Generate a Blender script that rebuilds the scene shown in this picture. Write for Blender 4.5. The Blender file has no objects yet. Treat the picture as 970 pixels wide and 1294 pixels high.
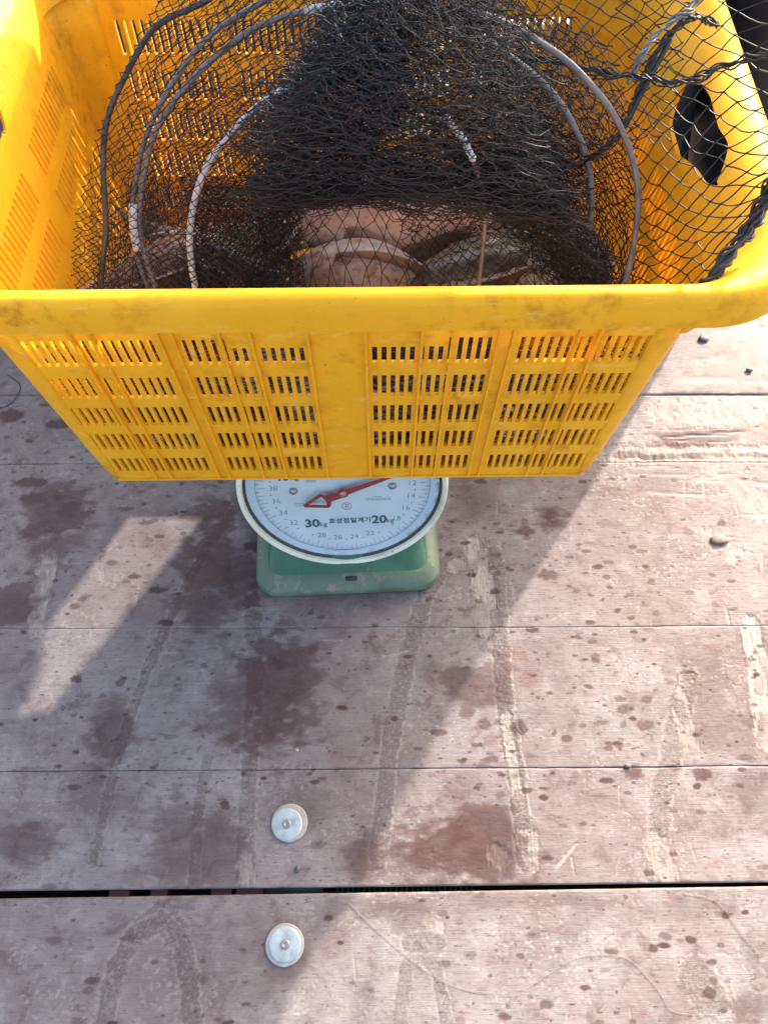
import bpy, math, random
import numpy as np
from mathutils import Vector, Matrix
random.seed(7)
RNG = np.random.default_rng(7)
SC = bpy.context.scene
COL = SC.collection
PI = math.pi

# ------------------------------------------------------------------ camera, sky, sun, exposure
PITCH = math.radians(63.0); CAM_H = 1.04; FPX = 996.0
cam_d = bpy.data.cameras.new("camera")
cam = bpy.data.objects.new("camera", cam_d); COL.objects.link(cam)
cam.location = (0, 0, CAM_H); cam.rotation_euler = (math.radians(90) - PITCH, 0, 0)
cam_d.sensor_fit = 'VERTICAL'; cam_d.sensor_height = 36.0; cam_d.lens = FPX / 1294 * 36
cam_d.clip_start = 0.02; cam_d.clip_end = 2000
SC.camera = cam
SUN_AZ = math.atan2(.515, .857); SUN_EL = math.radians(24.8)
w = bpy.data.worlds.new("World"); SC.world = w; w.use_nodes = True
nt = w.node_tree
sky = nt.nodes.new('ShaderNodeTexSky'); sky.sky_type = 'NISHITA'; sky.sun_disc = False
sky.sun_elevation = SUN_EL; sky.sun_rotation = SUN_AZ; sky.air_density = 1.0; sky.dust_density = 6.0; sky.ozone_density = 0.6
nt.links.new(sky.outputs[0], nt.nodes['Background'].inputs[0])
nt.nodes['Background'].inputs[1].default_value = 0.145
sun_d = bpy.data.lights.new("sun", 'SUN'); sun_d.energy = 2.35; sun_d.angle = math.radians(0.6)
sun_d.color = (1.0, 0.93, 0.84)
sun = bpy.data.objects.new("sun", sun_d); COL.objects.link(sun)
sdir = Vector((math.sin(SUN_AZ) * math.cos(SUN_EL), math.cos(SUN_AZ) * math.cos(SUN_EL), math.sin(SUN_EL)))
sun.rotation_euler = sdir.to_track_quat('Z', 'Y').to_euler(); sun.location = sdir * 8
SC.view_settings.view_transform = 'Standard'; SC.view_settings.look = 'None'
SC.view_settings.exposure = 2.25; SC.view_settings.gamma = 1.0

# ------------------------------------------------------------------ survey helpers: a sight line meets a level
cS, sS = math.cos(PITCH), math.sin(PITCH)
def un(px, py, Z=0.0):
    D = CAM_H - Z; t = (py - 647) / FPX
    Y = D * (cS - t * sS) / (sS + t * cS)
    return ((px - 485) * (Y * cS + D * sS) / FPX, Y, Z)
def unY(px, py, Y):
    t = (py - 647) / FPX
    D = Y * (sS + t * cS) / (cS - t * sS)
    return ((px - 485) * (Y * cS + D * sS) / FPX, Y, CAM_H - D)

# ------------------------------------------------------------------ object helpers
def link(name, me, mats=None, parent=None, loc=(0, 0, 0), rot=(0, 0, 0)):
    o = bpy.data.objects.new(name, me); COL.objects.link(o)
    if mats:
        for m in (mats if isinstance(mats, (list, tuple)) else [mats]): me.materials.append(m)
    o.location = loc; o.rotation_euler = rot
    if parent: o.parent = parent
    return o
def mesh(name, V, F, smooth=True):
    me = bpy.data.meshes.new(name); V = np.asarray(V, dtype=np.float32).reshape(-1, 3)
    if isinstance(F, np.ndarray):
        n, k = F.shape
        me.vertices.add(len(V)); me.vertices.foreach_set('co', V.ravel())
        me.loops.add(n * k); me.loops.foreach_set('vertex_index', F.astype(np.int32).ravel())
        me.polygons.add(n); me.polygons.foreach_set('loop_start', np.arange(0, n * k, k, dtype=np.int32))
        me.update(calc_edges=True)
    else:
        me.from_pydata([tuple(v) for v in V], [], F); me.update()
    me.polygons.foreach_set('use_smooth', [smooth] * len(me.polygons))
    return me
def fixn(me):
    import bmesh
    b = bmesh.new(); b.from_mesh(me); bmesh.ops.recalc_face_normals(b, faces=b.faces); b.to_mesh(me); b.free()
    return me
def sharp(me, deg=35):
    me.set_sharp_from_angle(angle=math.radians(deg)); return me
def thing(name, label, cat, loc=(0, 0, 0), rz=0, group=None):
    o = bpy.data.objects.new(name, None); COL.objects.link(o); o.empty_display_size = .05
    o.location = loc; o.rotation_euler = (0, 0, rz); tag(o, label, cat, group); return o
def tag(o, label, cat, group=None):
    o['label'] = label; o['category'] = cat
    if group: o['group'] = group
    return o
def catmull(P, n):
    P = np.asarray(P, float); m = len(P) - 1
    t = np.linspace(0, m, n); i = np.minimum(t.astype(int), m - 1); f = (t - i)[:, None]
    g = lambda k: P[np.clip(k, 0, m)]
    a = np.where((i - 1 < 0)[:, None], 2 * P[0] - P[1], g(i - 1)); b = g(i); c = g(i + 1)
    d = np.where((i + 2 > m)[:, None], 2 * P[m] - P[m - 1], g(i + 2))
    return .5 * ((2 * b) + (-a + c) * f + (2 * a - 5 * b + 4 * c - d) * f ** 2 + (-a + 3 * b - 3 * c + d) * f ** 3)
def tube(P, r, k=8, closed=False, cap=True):
    P = np.asarray(P, float); n = len(P); r = np.broadcast_to(np.asarray(r, float), (n,))
    T = np.roll(P, -1, 0) - np.roll(P, 1, 0)
    if not closed: T[0] = P[1] - P[0]; T[-1] = P[-1] - P[-2]
    T /= np.linalg.norm(T, axis=1)[:, None] + 1e-12
    up = np.array([0, 0, 1.0]) if abs(T[0][2]) < .9 else np.array([1.0, 0, 0])
    V = []; A = np.cross(T[0], up); A /= np.linalg.norm(A)
    for i in range(n):
        A = A - T[i] * A.dot(T[i]); A /= np.linalg.norm(A); B = np.cross(T[i], A)
        for j in range(k):
            a = 2 * PI * j / k; V.append(P[i] + r[i] * (A * math.cos(a) + B * math.sin(a)))
    F = []
    for i in range(n if closed else n - 1):
        i2 = (i + 1) % n
        for j in range(k): F.append((i * k + j, i * k + (j + 1) % k, i2 * k + (j + 1) % k, i2 * k + j))
    if cap and not closed:
        F.append(tuple(range(k))[::-1]); F.append(tuple((n - 1) * k + j for j in range(k)))
    return V, F
def joinVF(parts):
    V = []; F = []
    for v, f in parts:
        o = len(V); V += [tuple(x) for x in v]; F += [tuple(i + o for i in q) for q in f]
    return V, F
def box(x0, x1, y0, y1, z0, z1):
    V = [(x, y, z) for z in (z0, z1) for y in (y0, y1) for x in (x0, x1)]
    return V, [(0, 2, 3, 1), (4, 5, 7, 6), (0, 1, 5, 4), (2, 6, 7, 3), (0, 4, 6, 2), (1, 3, 7, 5)]
def lathe(prof, n=64, cap_top=False, cap_bot=False):
    V = [(r * math.cos(2 * PI * j / n), r * math.sin(2 * PI * j / n), z) for r, z in prof for j in range(n)]
    F = [(i * n + j, i * n + (j + 1) % n, (i + 1) * n + (j + 1) % n, (i + 1) * n + j) for i in range(len(prof) - 1) for j in range(n)]
    if cap_bot: F.append(tuple(range(n))[::-1])
    if cap_top: F.append(tuple((len(prof) - 1) * n + j for j in range(n)))
    return V, F
def shell(P, nu, nv, hole, t, closed=False):
    """P: (nu,nv,3) outer surface; hole(i,j): cell left out; the inner skin lies t behind along the normal."""
    du = np.gradient(P, axis=0) if not closed else (np.roll(P, -1, 0) - np.roll(P, 1, 0))
    dv = np.gradient(P, axis=1); N = np.cross(du, dv); N /= np.linalg.norm(N, axis=2)[..., None] + 1e-12
    Q = P - N * t
    V = np.concatenate([P.reshape(-1, 3), Q.reshape(-1, 3)]); o = nu * nv
    cu = nu if closed else nu - 1
    solid = np.array([[not hole(i, j) for j in range(nv - 1)] for i in range(cu)])
    idx = lambda i, j: (i % nu) * nv + j
    F = []
    ok = lambda i, j: (0 <= j < nv - 1) and ((0 <= i < cu) or closed) and solid[i % cu, j]
    for i in range(cu):
        for j in range(nv - 1):
            if not solid[i, j]: continue
            a, b, c, d = idx(i, j), idx(i + 1, j), idx(i + 1, j + 1), idx(i, j + 1)
            F.append((a, b, c, d)); F.append((o + d, o + c, o + b, o + a))
            if not ok(i, j - 1): F.append((b, a, o + a, o + b))
            if not ok(i, j + 1): F.append((d, c, o + c, o + d))
            if not ok(i - 1, j): F.append((a, d, o + d, o + a))
            if not ok(i + 1, j): F.append((c, b, o + b, o + c))
    return V, F
def skin(name, pts, edges, levels=2):
    """a tapered continuous body grown on a skeleton; pts = [(x,y,z,radius)], the first is the root"""
    me = bpy.data.meshes.new(name); me.from_pydata([p[:3] for p in pts], edges, []); me.update()
    o = bpy.data.objects.new(name, me); COL.objects.link(o)
    m = o.modifiers.new('skin', 'SKIN'); o.modifiers.new('sub', 'SUBSURF').levels = levels
    m.use_smooth_shade = True
    for i, p in enumerate(pts):
        sv = me.skin_vertices[0].data[i]; sv.radius = (p[3], p[4] if len(p) > 4 else p[3]); sv.use_root = (i == 0)
    dg = bpy.context.evaluated_depsgraph_get(); out = bpy.data.meshes.new_from_object(o.evaluated_get(dg))
    bpy.data.objects.remove(o); bpy.data.meshes.remove(me); out.name = name
    out.polygons.foreach_set('use_smooth', [True] * len(out.polygons)); return out
# smooth value noise on arrays
_tab = np.random.default_rng(3).random((256, 256))
def vnoise(x, y):
    xi = np.floor(x).astype(int); yi = np.floor(y).astype(int); fx = x - xi; fy = y - yi
    fx = fx * fx * (3 - 2 * fx); fy = fy * fy * (3 - 2 * fy)
    a = _tab[xi % 256, yi % 256]; b = _tab[(xi + 1) % 256, yi % 256]; c = _tab[xi % 256, (yi + 1) % 256]; d = _tab[(xi + 1) % 256, (yi + 1) % 256]
    return (a * (1 - fx) + b * fx) * (1 - fy) + (c * (1 - fx) + d * fx) * fy
def fbm(x, y, o=4):
    s = 0; a = .5; n = 0
    for k in range(o):
        c_, s_ = math.cos(.65 + 1.1 * k), math.sin(.65 + 1.1 * k)
        s = s + a * vnoise((c_ * x - s_ * y) * 2 ** k + 17 * k, (s_ * x + c_ * y) * 2 ** k + 31 * k); n += a; a *= .5
    return s / n
def sstep(a, b, x):
    t = np.clip((x - a) / (b - a), 0, 1); return t * t * (3 - 2 * t)

# ------------------------------------------------------------------ materials
class NT:
    def __init__(s, name):
        s.m = bpy.data.materials.new(name); s.m.use_nodes = True; s.t = s.m.node_tree; s.b = s.t.nodes['Principled BSDF']; s.out = s.t.nodes['Material Output']
    def n(s, ty, **kw):
        q = s.t.nodes.new(ty)
        for k, v in kw.items():
            if k in q.inputs.keys(): s.set(q.inputs[k], v)
            else: setattr(q, k, v)
        return q
    def set(s, sock, v):
        if hasattr(v, 'is_output'): s.t.links.new(v, sock)
        elif hasattr(v, 'outputs'): s.t.links.new(v.outputs[0], sock)
        else: sock.default_value = v
    def coord(s, kind='Object', scale=(1, 1, 1)):
        c = s.t.nodes.new('ShaderNodeTexCoord'); m = s.t.nodes.new('ShaderNodeMapping'); m.inputs['Scale'].default_value = scale
        s.t.links.new(c.outputs[kind], m.inputs[0]); return m.outputs[0]
    def noise(s, scale, detail=4, rough=.6, vec=None, dist=0):
        q = s.n('ShaderNodeTexNoise', Scale=scale, Detail=detail, Roughness=rough, Distortion=dist)
        if vec is not None: s.t.links.new(vec, q.inputs['Vector'])
        return q.outputs['Fac']
    def ramp(s, fac, stops):
        q = s.t.nodes.new('ShaderNodeValToRGB'); s.set(q.inputs[0], fac); e = q.color_ramp.elements
        while len(e) < len(stops): e.new(.5)
        for i, (p, c) in enumerate(stops): e[i].position = p; e[i].color = (c, c, c, 1) if not isinstance(c, tuple) else (c + (1,))[:4]
        return q.outputs[0]
    def mix(s, fac, a, b, mode='MIX'):
        q = s.t.nodes.new('ShaderNodeMix'); q.data_type = 'RGBA'; q.blend_type = mode
        s.set(q.inputs[0], fac)
        for sock, v in ((q.inputs[6], a), (q.inputs[7], b)): s.set(sock, v + (1,) if isinstance(v, tuple) and len(v) == 3 else v)
        return q.outputs[2]
    def math(s, op, a, b=0.0):
        q = s.t.nodes.new('ShaderNodeMath'); q.operation = op; s.set(q.inputs[0], a); s.set(q.inputs[1], b); return q.outputs[0]
    def bump(s, h, strength=.3, dist=.001):
        q = s.n('ShaderNodeBump', Strength=strength, Distance=dist); s.set(q.inputs['Height'], h); s.t.links.new(q.outputs[0], s.b.inputs['Normal']); return q
    def base(s, c, rough=.5, metal=0.0, spec=None):
        s.set(s.b.inputs['Base Color'], c + (1,) if isinstance(c, tuple) else c); s.set(s.b.inputs['Roughness'], rough); s.set(s.b.inputs['Metallic'], metal)
        if spec is not None: s.b.inputs['Specular IOR Level'].default_value = spec
        return s.m

def mat_plain(name, c, rough=.5, metal=0.0, var=.25, scale=40, bump=.15, spec=None):
    t = NT(name); v = t.coord(); n = t.noise(scale, 5, .65, v)
    dark = tuple(x * (1 - var) for x in c); lite = tuple(min(1, x * (1 + var * .6)) for x in c)
    col = t.ramp(n, [(.25, dark), (.75, lite)]); t.bump(t.noise(scale * 4, 4, .6, v), bump, .0006)
    return t.base(col, t.ramp(n, [(.2, max(0, rough - .12)), (.8, min(1, rough + .12))]), metal, spec)

def mat_crate():
    t = NT('yellow_plastic'); v = t.coord()
    n1 = t.noise(9, 5, .6, v); n2 = t.noise(55, 4, .7, v)
    c = t.ramp(n1, [(.25, (.90, .42, .012)), (.55, (.97, .475, .016)), (.8, (.98, .53, .03))])
    grime = t.ramp(n2, [(.49, 0.0), (.72, .85)]); gm = t.math('MULTIPLY', grime, t.ramp(t.noise(4, 3, .5, v), [(.4, .1), (.65, 1.0)]))
    c = t.mix(gm, c, (.40, .13, .012))
    sp = t.ramp(t.noise(210, 2, .5, v), [(.74, 0.0), (.77, 1.0)])
    c = t.mix(t.math('MULTIPLY', sp, .7), c, (.09, .04, .015))
    sc = t.noise(1, 4, .7, t.coord('Object', (30, 500, 60)))
    c = t.mix(t.ramp(sc, [(.58, 0.0), (.70, .4)]), c, (.95, .70, .22))
    t.bump(t.math('ADD', t.math('MULTIPLY', n2, .5), sc), .12, .0006)
    t.base(c, t.ramp(n2, [(.3, .46), (.7, .62)]), 0.0, .22)
    tr = t.n('ShaderNodeBsdfTranslucent', Color=(1.0, .76, .07, 1)); mx = t.n('ShaderNodeMixShader', Fac=.17)
    t.t.links.new(t.b.outputs[0], mx.inputs[1]); t.t.links.new(tr.outputs[0], mx.inputs[2]); t.t.links.new(mx.outputs[0], t.out.inputs[0])
    return t.m
def mat_deck():
    t = NT('worn_film_plywood'); v = t.coord()
    at = t.n('ShaderNodeAttribute', attribute_name='wear'); sp = t.n('ShaderNodeSeparateColor'); t.t.links.new(at.outputs['Color'], sp.inputs[0])
    wet, bare, track = sp.outputs[0], sp.outputs[1], sp.outputs[2]
    red = at.outputs['Alpha']
    fib = t.noise(1, 6, .7, t.coord('Object', (28, 420, 100)))
    fib2 = t.noise(1, 4, .7, t.coord('Object', (90, 1100, 100)))
    blotch = t.noise(11, 5, .62, v)
    fine = t.noise(420, 3, .7, v)
    c = t.ramp(blotch, [(.28, (0.143, 0.114, 0.107)), (.5, (0.206, 0.180, 0.169)), (.72, (0.252, 0.228, 0.217))])
    c = t.mix(t.ramp(fib, [(.30, .6), (.48, 0.0)]), c, (0.119, 0.086, 0.080))
    c = t.mix(t.ramp(fib, [(.58, 0.0), (.78, .5)]), c, (0.315, 0.278, 0.263))
    c = t.mix(t.ramp(fib2, [(.60, 0.0), (.76, .3)]), c, (0.336, 0.304, 0.290))
    c = t.mix(t.ramp(fine, [(.62, 0.0), (.74, .5)]), c, (0.070, 0.046, 0.041))
    pat = t.noise(1, 6, .75, t.coord('Object', (34, 60, 60)))
    c = t.mix(t.ramp(pat, [(.36, .5), (.47, 0.0)]), c, (0.119, 0.086, 0.083))
    c = t.mix(t.ramp(pat, [(.55, 0.0), (.68, .5)]), c, (0.308, 0.278, 0.267))
    big_ = t.noise(3.2, 4, .6, v)
    c = t.mix(t.ramp(big_, [(.40, .55), (.60, 0.0)]), c, (0.150, 0.104, 0.094))
    mid = t.noise(26, 6, .72, v, .4)
    c = t.mix(t.ramp(mid, [(.34, .7), (.47, 0.0)]), c, (0.105, 0.070, 0.065))
    c = t.mix(t.ramp(mid, [(.56, 0.0), (.70, .5)]), c, (0.310, 0.281, 0.267))
    dash = t.noise(1, 3, .6, t.coord('Object', (95, 360, 100)))
    c = t.mix(t.math('MULTIPLY', t.ramp(dash, [(.61, 0.0), (.68, .75)]), t.ramp(blotch, [(.35, .35), (.6, 1.0)])), c, (0.078, 0.047, 0.043))
    # rubbed rope marks: rough, speckled
    tc = t.ramp(t.noise(260, 4, .8, v), [(.38, (.060, .043, .038)), (.53, (.105, .080, .072)), (.70, (.25, .21, .19))])
    c = t.mix(t.math('MULTIPLY', track, 1.0), c, tc)
    gr = t.noise(1, 5, .75, t.coord('Object', (330, 40, 100)))
    bc = t.ramp(gr, [(.30, (0.140, 0.104, 0.084)), (.46, (0.280, 0.241, 0.206)), (.68, (0.350, 0.319, 0.275))])
    c = t.mix(bare, c, bc)
    c = t.mix(t.math('MULTIPLY', wet, .94), c, (.052, .024, .019))
    c = t.mix(t.math('MULTIPLY', red, .45), c, (.15, .045, .03))
    rg = t.math('SUBTRACT', t.ramp(blotch, [(.3, .5), (.7, .68)]), t.math('MULTIPLY', wet, .2))
    h = t.math('ADD', t.math('MULTIPLY', fib, .8), t.math('ADD', t.math('MULTIPLY', fib2, .5), t.math('MULTIPLY', t.noise(300, 4, .8, v), t.math('ADD', .25, t.math('MULTIPLY', track, 1.6)))))
    t.bump(t.math('MULTIPLY', h, t.math('SUBTRACT', 1.0, t.math('MULTIPLY', wet, .55))), .55, .0011)
    return t.base(c, rg, 0.0, .25)
def mat_fish(name, back, mid, belly, spot=.5):
    t = NT(name); v = t.coord()
    sx = t.n('ShaderNodeSeparateXYZ'); t.t.links.new(t.coord('Object'), sx.inputs[0])
    n = t.noise(38, 5, .7, v); n2 = t.noise(130, 4, .7, v)
    z = t.math('ADD', t.math('MULTIPLY', sx.outputs[2], 16.0), t.math('ADD', .5, t.math('MULTIPLY', t.math('SUBTRACT', n, .5), .9)))
    c = t.ramp(z, [(.12, belly), (.45, mid), (.85, back)])
    c = t.mix(t.math('MULTIPLY', t.ramp(n2, [(.5, 0.0), (.66, 1.0)]), spot), c, tuple(x * .3 for x in back))
    c = t.mix(t.ramp(n, [(.6, 0.0), (.75, .5)]), c, (.50, .22, .17))
    vo = t.n('ShaderNodeTexVoronoi', Scale=230.0); t.t.links.new(v, vo.inputs['Vector'])
    t.bump(vo.outputs['Distance'], .25, .0008)
    return t.base(c, .22, 0.0, .55)
def mat_mixed_fish():
    t = NT('mottled_wet_skin'); v = t.coord(); n = t.noise(52, 6, .65, v, .8); n2 = t.noise(120, 4, .7, v)
    c = t.ramp(n, [(.30, (.07, .05, .045)), (.40, (.30, .17, .13)), (.47, (.46, .34, .27)), (.55, (.40, .385, .39)), (.63, (.54, .47, .44)), (.74, (.20, .17, .16))])
    c = t.mix(t.ramp(n2, [(.54, 0.0), (.68, .7)]), c, (.14, .09, .07)); t.bump(n2, .35, .0012)
    return t.base(c, .3, 0.0, .5)
def mat_worn_paint(name, c, under, rough=.42, amt=.62, scale=26):
    t = NT(name); v = t.coord(); n = t.noise(scale, 7, .72, v); n2 = t.noise(scale * 6, 4, .7, v)
    col = t.ramp(t.noise(scale * .4, 4, .6, v), [(.3, tuple(x * .8 for x in c)), (.7, tuple(min(1, x * 1.15) for x in c))])
    col = t.mix(t.ramp(n, [(amt, 0.0), (amt + .05, 1.0)]), col, under)
    col = t.mix(t.ramp(n2, [(.64, 0.0), (.72, .85)]), col, (.035, .028, .02))
    col = t.mix(t.ramp(t.noise(scale * .6, 5, .7, v), [(.5, 0.0), (.72, .55)]), col, tuple(x * .3 for x in c))
    t.bump(n, .2, .0006); return t.base(col, rough)
M = {}
M['crate'] = mat_crate(); M['deck'] = mat_deck()
M['net'] = mat_plain('black_net_twine', (.026, .027, .031), .62, 0, .4, 300, .3, .3)
M['rope'] = mat_plain('tarred_cord', (.022, .023, .024), .5, 0, .5, 220, .5)
M['hoop'] = mat_plain('grey_hoop_plastic', (.19, .175, .175), .4, 0, .55, 70, .2)
M['hoop_dark'] = mat_plain('dark_hoop_plastic', (.065, .052, .048), .45, 0, .5, 60, .2)
M['hoop_white'] = mat_plain('white_hoop_sleeve', (.62, .63, .66), .35, 0, .3, 90, .15)
M['green'] = mat_worn_paint('green_scale_paint', (.045, .135, .07), (.16, .16, .11), .36, .60)
M['green_lip'] = mat_worn_paint('rubbed_green_lip', (.115, .165, .10), (.21, .19, .14), .48, .54, 34)
M['cream'] = mat_worn_paint('cream_dial_rim', (.80, .77, .60), (.20, .12, .06), .32, .72, 18)
M['red'] = mat_plain('red_pointer_paint', (.27, .035, .04), .4, 0, .3, 90, .1)
M['ink'] = mat_plain('dark_print', (.06, .075, .10), .6, 0, .2, 200, .05)
M['ink_thin'] = mat_plain('thin_print', (.10, .12, .15), .6, 0, .2, 200, .05)
M['ink_soft'] = mat_plain('faded_print', (.26, .32, .38), .6, 0, .2, 200, .05)
M['ink_red'] = mat_plain('red_stamp_print', (.45, .12, .16), .6, 0, .2, 200, .05)
M['brass'] = mat_plain('copper_pivot', (.50, .27, .17), .35, .6, .3, 150, .2)
M['gasket'] = mat_plain('dirty_gasket', (.075, .062, .05), .6, 0, .5, 60, .3)
M['zinc'] = mat_plain('zinc_washer', (.43, .485, .475), .42, .35, .4, 75, .15)
M['steel'] = mat_plain('dull_steel', (.36, .34, .31), .4, .7, .35, 140, .25)
M['white_ring'] = mat_plain('sealant_ring', (.36, .33, .30), .55, 0, .25, 90, .3)
M['platform'] = mat_plain('steel_platform', (.42, .42, .40), .4, .6, .25, 50, .15)
M['wader'] = mat_plain('black_rubber', (.013, .014, .017), .42, 0, .3, 22, .25)
M['jacket'] = mat_plain('navy_cloth', (.018, .022, .036), .8, 0, .3, 60, .4)
M['glove'] = mat_plain('pink_rubber', (.55, .17, .14), .45, 0, .2, 60, .2)
M['skin'] = mat_plain('skin', (.45, .26, .19), .5, 0, .15, 60, .15)
M['hair'] = mat_plain('black_hair', (.015, .012, .011), .5, 0, .3, 200, .5)
M['stone'] = mat_plain('grey_pebble', (.10, .10, .105), .6, 0, .4, 120, .5)
M['wood'] = mat_plain('splintered_wood', (.23, .165, .125), .7, 0, .4, 160, .7)
M['joist'] = mat_plain('red_oxide_steel', (.17, .035, .04), .5, 0, .4, 40, .3)
M['ground'] = mat_plain('dark_concrete', (.05, .05, .05), .9, 0, .4, 8, .5)
M['green_net'] = mat_plain('green_twine', (.03, .14, .10), .6, 0, .4, 200, .3)
M['line'] = mat_plain('tan_line', (.27, .20, .16), .5, 0, .2, 200, .1)
M['line_dark'] = mat_plain('dark_line', (.05, .045, .05), .5, 0, .2, 200, .1)
M['fish_pink'] = mat_fish('pink_fish_skin', (.66, .44, .40), (.84, .66, .63), (.90, .80, .78), .45)
M['fish_grey'] = mat_fish('grey_fish_skin', (.19, .175, .16), (.40, .38, .365), (.72, .71, .71), .6)
M['fish_olive'] = mat_fish('olive_fish_skin', (.13, .11, .085), (.23, .20, .165), (.42, .38, .34), .8)
M['fish_brown'] = mat_fish('brown_fish_skin', (.24, .15, .105), (.45, .33, .26), (.70, .62, .55), .7)
M['fish_mixed'] = mat_mixed_fish()
M['eye'] = mat_plain('fish_eye', (.012, .012, .014), .12, 0, .1, 50, 0)
M['eye_ring'] = mat_plain('fish_eye_ring', (.42, .34, .2), .25, .2, .2, 90, 0)
M['fin'] = mat_plain('fin_membrane', (.34, .25, .22), .35, 0, .4, 90, .4)
def mat_face():
    t = NT('pale_blue_dial'); v = t.coord()
    sx = t.n('ShaderNodeVectorMath', operation='LENGTH'); t.t.links.new(t.coord('Object', (1, 1, 0)), sx.inputs[0])
    r = sx.outputs['Value']
    c = t.ramp(t.noise(22, 5, .6, v), [(.3, (.44, .525, .55)), (.7, (.52, .60, .615))])
    c = t.mix(t.math('MULTIPLY', t.math('GREATER_THAN', r, .1130), .6), c, (.40, .51, .61))
    # rust creeping in from the rim, and fly spots
    ru = t.math('ADD', t.math('MULTIPLY', r, 60.0), t.math('MULTIPLY', t.noise(45, 6, .75, v), 3.2))
    c = t.mix(t.ramp(t.math('SUBTRACT', ru, 8.6), [(.35, 0.0), (1.0, .85)]), c, (.10, .065, .045))
    c = t.mix(t.ramp(t.noise(170, 3, .6, v), [(.73, 0.0), (.77, .6)]), c, (.22, .17, .13))
    return t.base(c, .36)
M['face'] = mat_face()

# ------------------------------------------------------------------ the deck
deck = bpy.data.objects.new('deck', None); COL.objects.link(deck); deck['kind'] = 'structure'
# wear marks, in metres on the boards
def P2(px, py): return np.array(un(px, py)[:2])
PXM = lambda py: (un(486, py)[0] - un(485, py)[0])            # metres across one survey unit at that row
def vscale(py): return abs(un(485, py)[1] - un(485, py + 1)[1])
rd = random.Random(21)
drops = []
for _ in range(6000):
    px = rd.uniform(-20, 990); py = rd.uniform(380, 1300)
    # thick between 450 and 1000, thin near the viewer
    keep = .9 if py < 720 else (.75 if py < 1000 else .33)
    if px < 560 and py > 760: keep *= .45
    if rd.random() > keep: continue
    s = rd.random(); a = (.0011 + .0050 * s ** 5) * rd.uniform(.8, 1.2)
    x, y = P2(px, py); drops.append((x, y, a * rd.uniform(.95, 2.0), a * rd.uniform(.6, .95), rd.uniform(-.3, .3), rd.uniform(.35, 1.0) ** 1.3))
for px, py, rx, ry, k in [(320, 690, 14, 8, .95), (200, 746, 13, 5, .9), (97, 858, 8, 6, .9), (210, 787, 12, 5, .95), (45, 630, 22, 10, .9), (90, 640, 15, 9, .9), (655, 920, 12, 12, .75), (612, 915, 9, 8, .7),
                          (590, 898, 11, 12, .65), (498, 908, 6, 5, .9), (800, 975, 12, 9, .8), (800, 980, 14, 7, .7), (886, 979, 14, 8, .8), (815, 917, 13, 8, .7), (787, 897, 9, 8, .7), (768, 662, 18, 6, .5),
                          (690, 727, 14, 8, .85), (600, 1020, 9, 4, .6), (840, 1183, 9, 6, .6), (560, 1218, 9, 5, .6), (690, 1270, 10, 6, .7), (415, 1160, 7, 5, .9), (20, 745, 20, 10, .7), (75, 536, 20, 7, .9), (13, 525, 18, 10, .9), (40, 610, 26, 7, .9)]:
    x, y = P2(px, py); drops.append((x, y, rx * PXM(py), ry * vscale(py), 0, k))
stains = [(65, 650, 42, 45, .85), (70, 690, 40, 26, .6), (15, 770, 34, 30, .8), (268, 690, 38, 60, .8), (285, 730, 60, 40, .85), (262, 760, 40, 40, .7), (350, 880, 50, 70, .85), (370, 850, 36, 40, .7), (300, 890, 36, 40, .6), (135, 930, 36, 40, .75), (140, 900, 26, 22, .5),
          (600, 868, 40, 30, .75), (625, 850, 22, 22, .6), (40, 1065, 60, 30, .6), (225, 1060, 40, 70, .55), (280, 1070, 34, 60, .6), (465, 1080, 28, 36, .7), (570, 1070, 92, 48, .9), (620, 1045, 44, 34, .8), (520, 1085, 50, 35, .5),
          (905, 870, 50, 70, .38), (950, 1000, 26, 30, .5), (480, 1150, 80, 18, .4), (500, 1165, 40, 16, .35), (945, 1275, 34, 24, .6), (692, 655, 22, 22, .95), (660, 672, 20, 6, .9), (868, 555, 40, 9, .6), (895, 545, 30, 8, .6), (820, 640, 60, 20, .15),
          (700, 1140, 120, 10, .3), (250, 1225, 60, 40, .2), (330, 645, 40, 50, .5), (600, 640, 40, 20, .3), (870, 553, 50, 13, 1.0), (900, 548, 36, 8, .9), (790, 575, 30, 7, .9), (835, 578, 70, 4, 1.0), (910, 575, 60, 4, .9), (880, 498, 80, 3, .9), (775, 622, 55, 14, .4), (835, 612, 70, 12, .35), (890, 425, 26, 10, .5), (366, 1042, 34, 32, .35), (360, 1196, 36, 36, .3), (365, 1010, 60, 30, .25), (850, 1150, 60, 12, .25), (110, 1010, 60, 40, .3), (440, 760, 60, 30, .3)]
tracks = [([(300, 640), (262, 690), (225, 760), (185, 850), (150, 950), (118, 1090)], 15, .75), ([(318, 760), (324, 850), (316, 950), (310, 1115)], 24, .7), ([(575, 700), (540, 745), (515, 830), (492, 950), (478, 1085)], 24, .7),
          ([(625, 700), (632, 800), (640, 900), (655, 1000), (665, 1090)], 24, .85), ([(870, 850), (855, 920), (838, 1000), (828, 1105)], 28, .6), ([(262, 960), (250, 1030), (245, 1120)], 16, .6),
          ([(130, 1294), (148, 1220), (172, 1180), (205, 1165), (230, 1190), (240, 1240), (243, 1300)], 26, .75), ([(172, 1180), (205, 1150), (225, 1175)], 30, .6),
          ([(505, 1300), (513, 1225), (530, 1195), (552, 1225), (566, 1300)], 18, .6), ([(520, 1190), (550, 1190)], 26, .65), ([(880, 1232), (900, 1262)], 46, .65), ([(620, 690), (640, 760)], 24, .6)]
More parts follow.
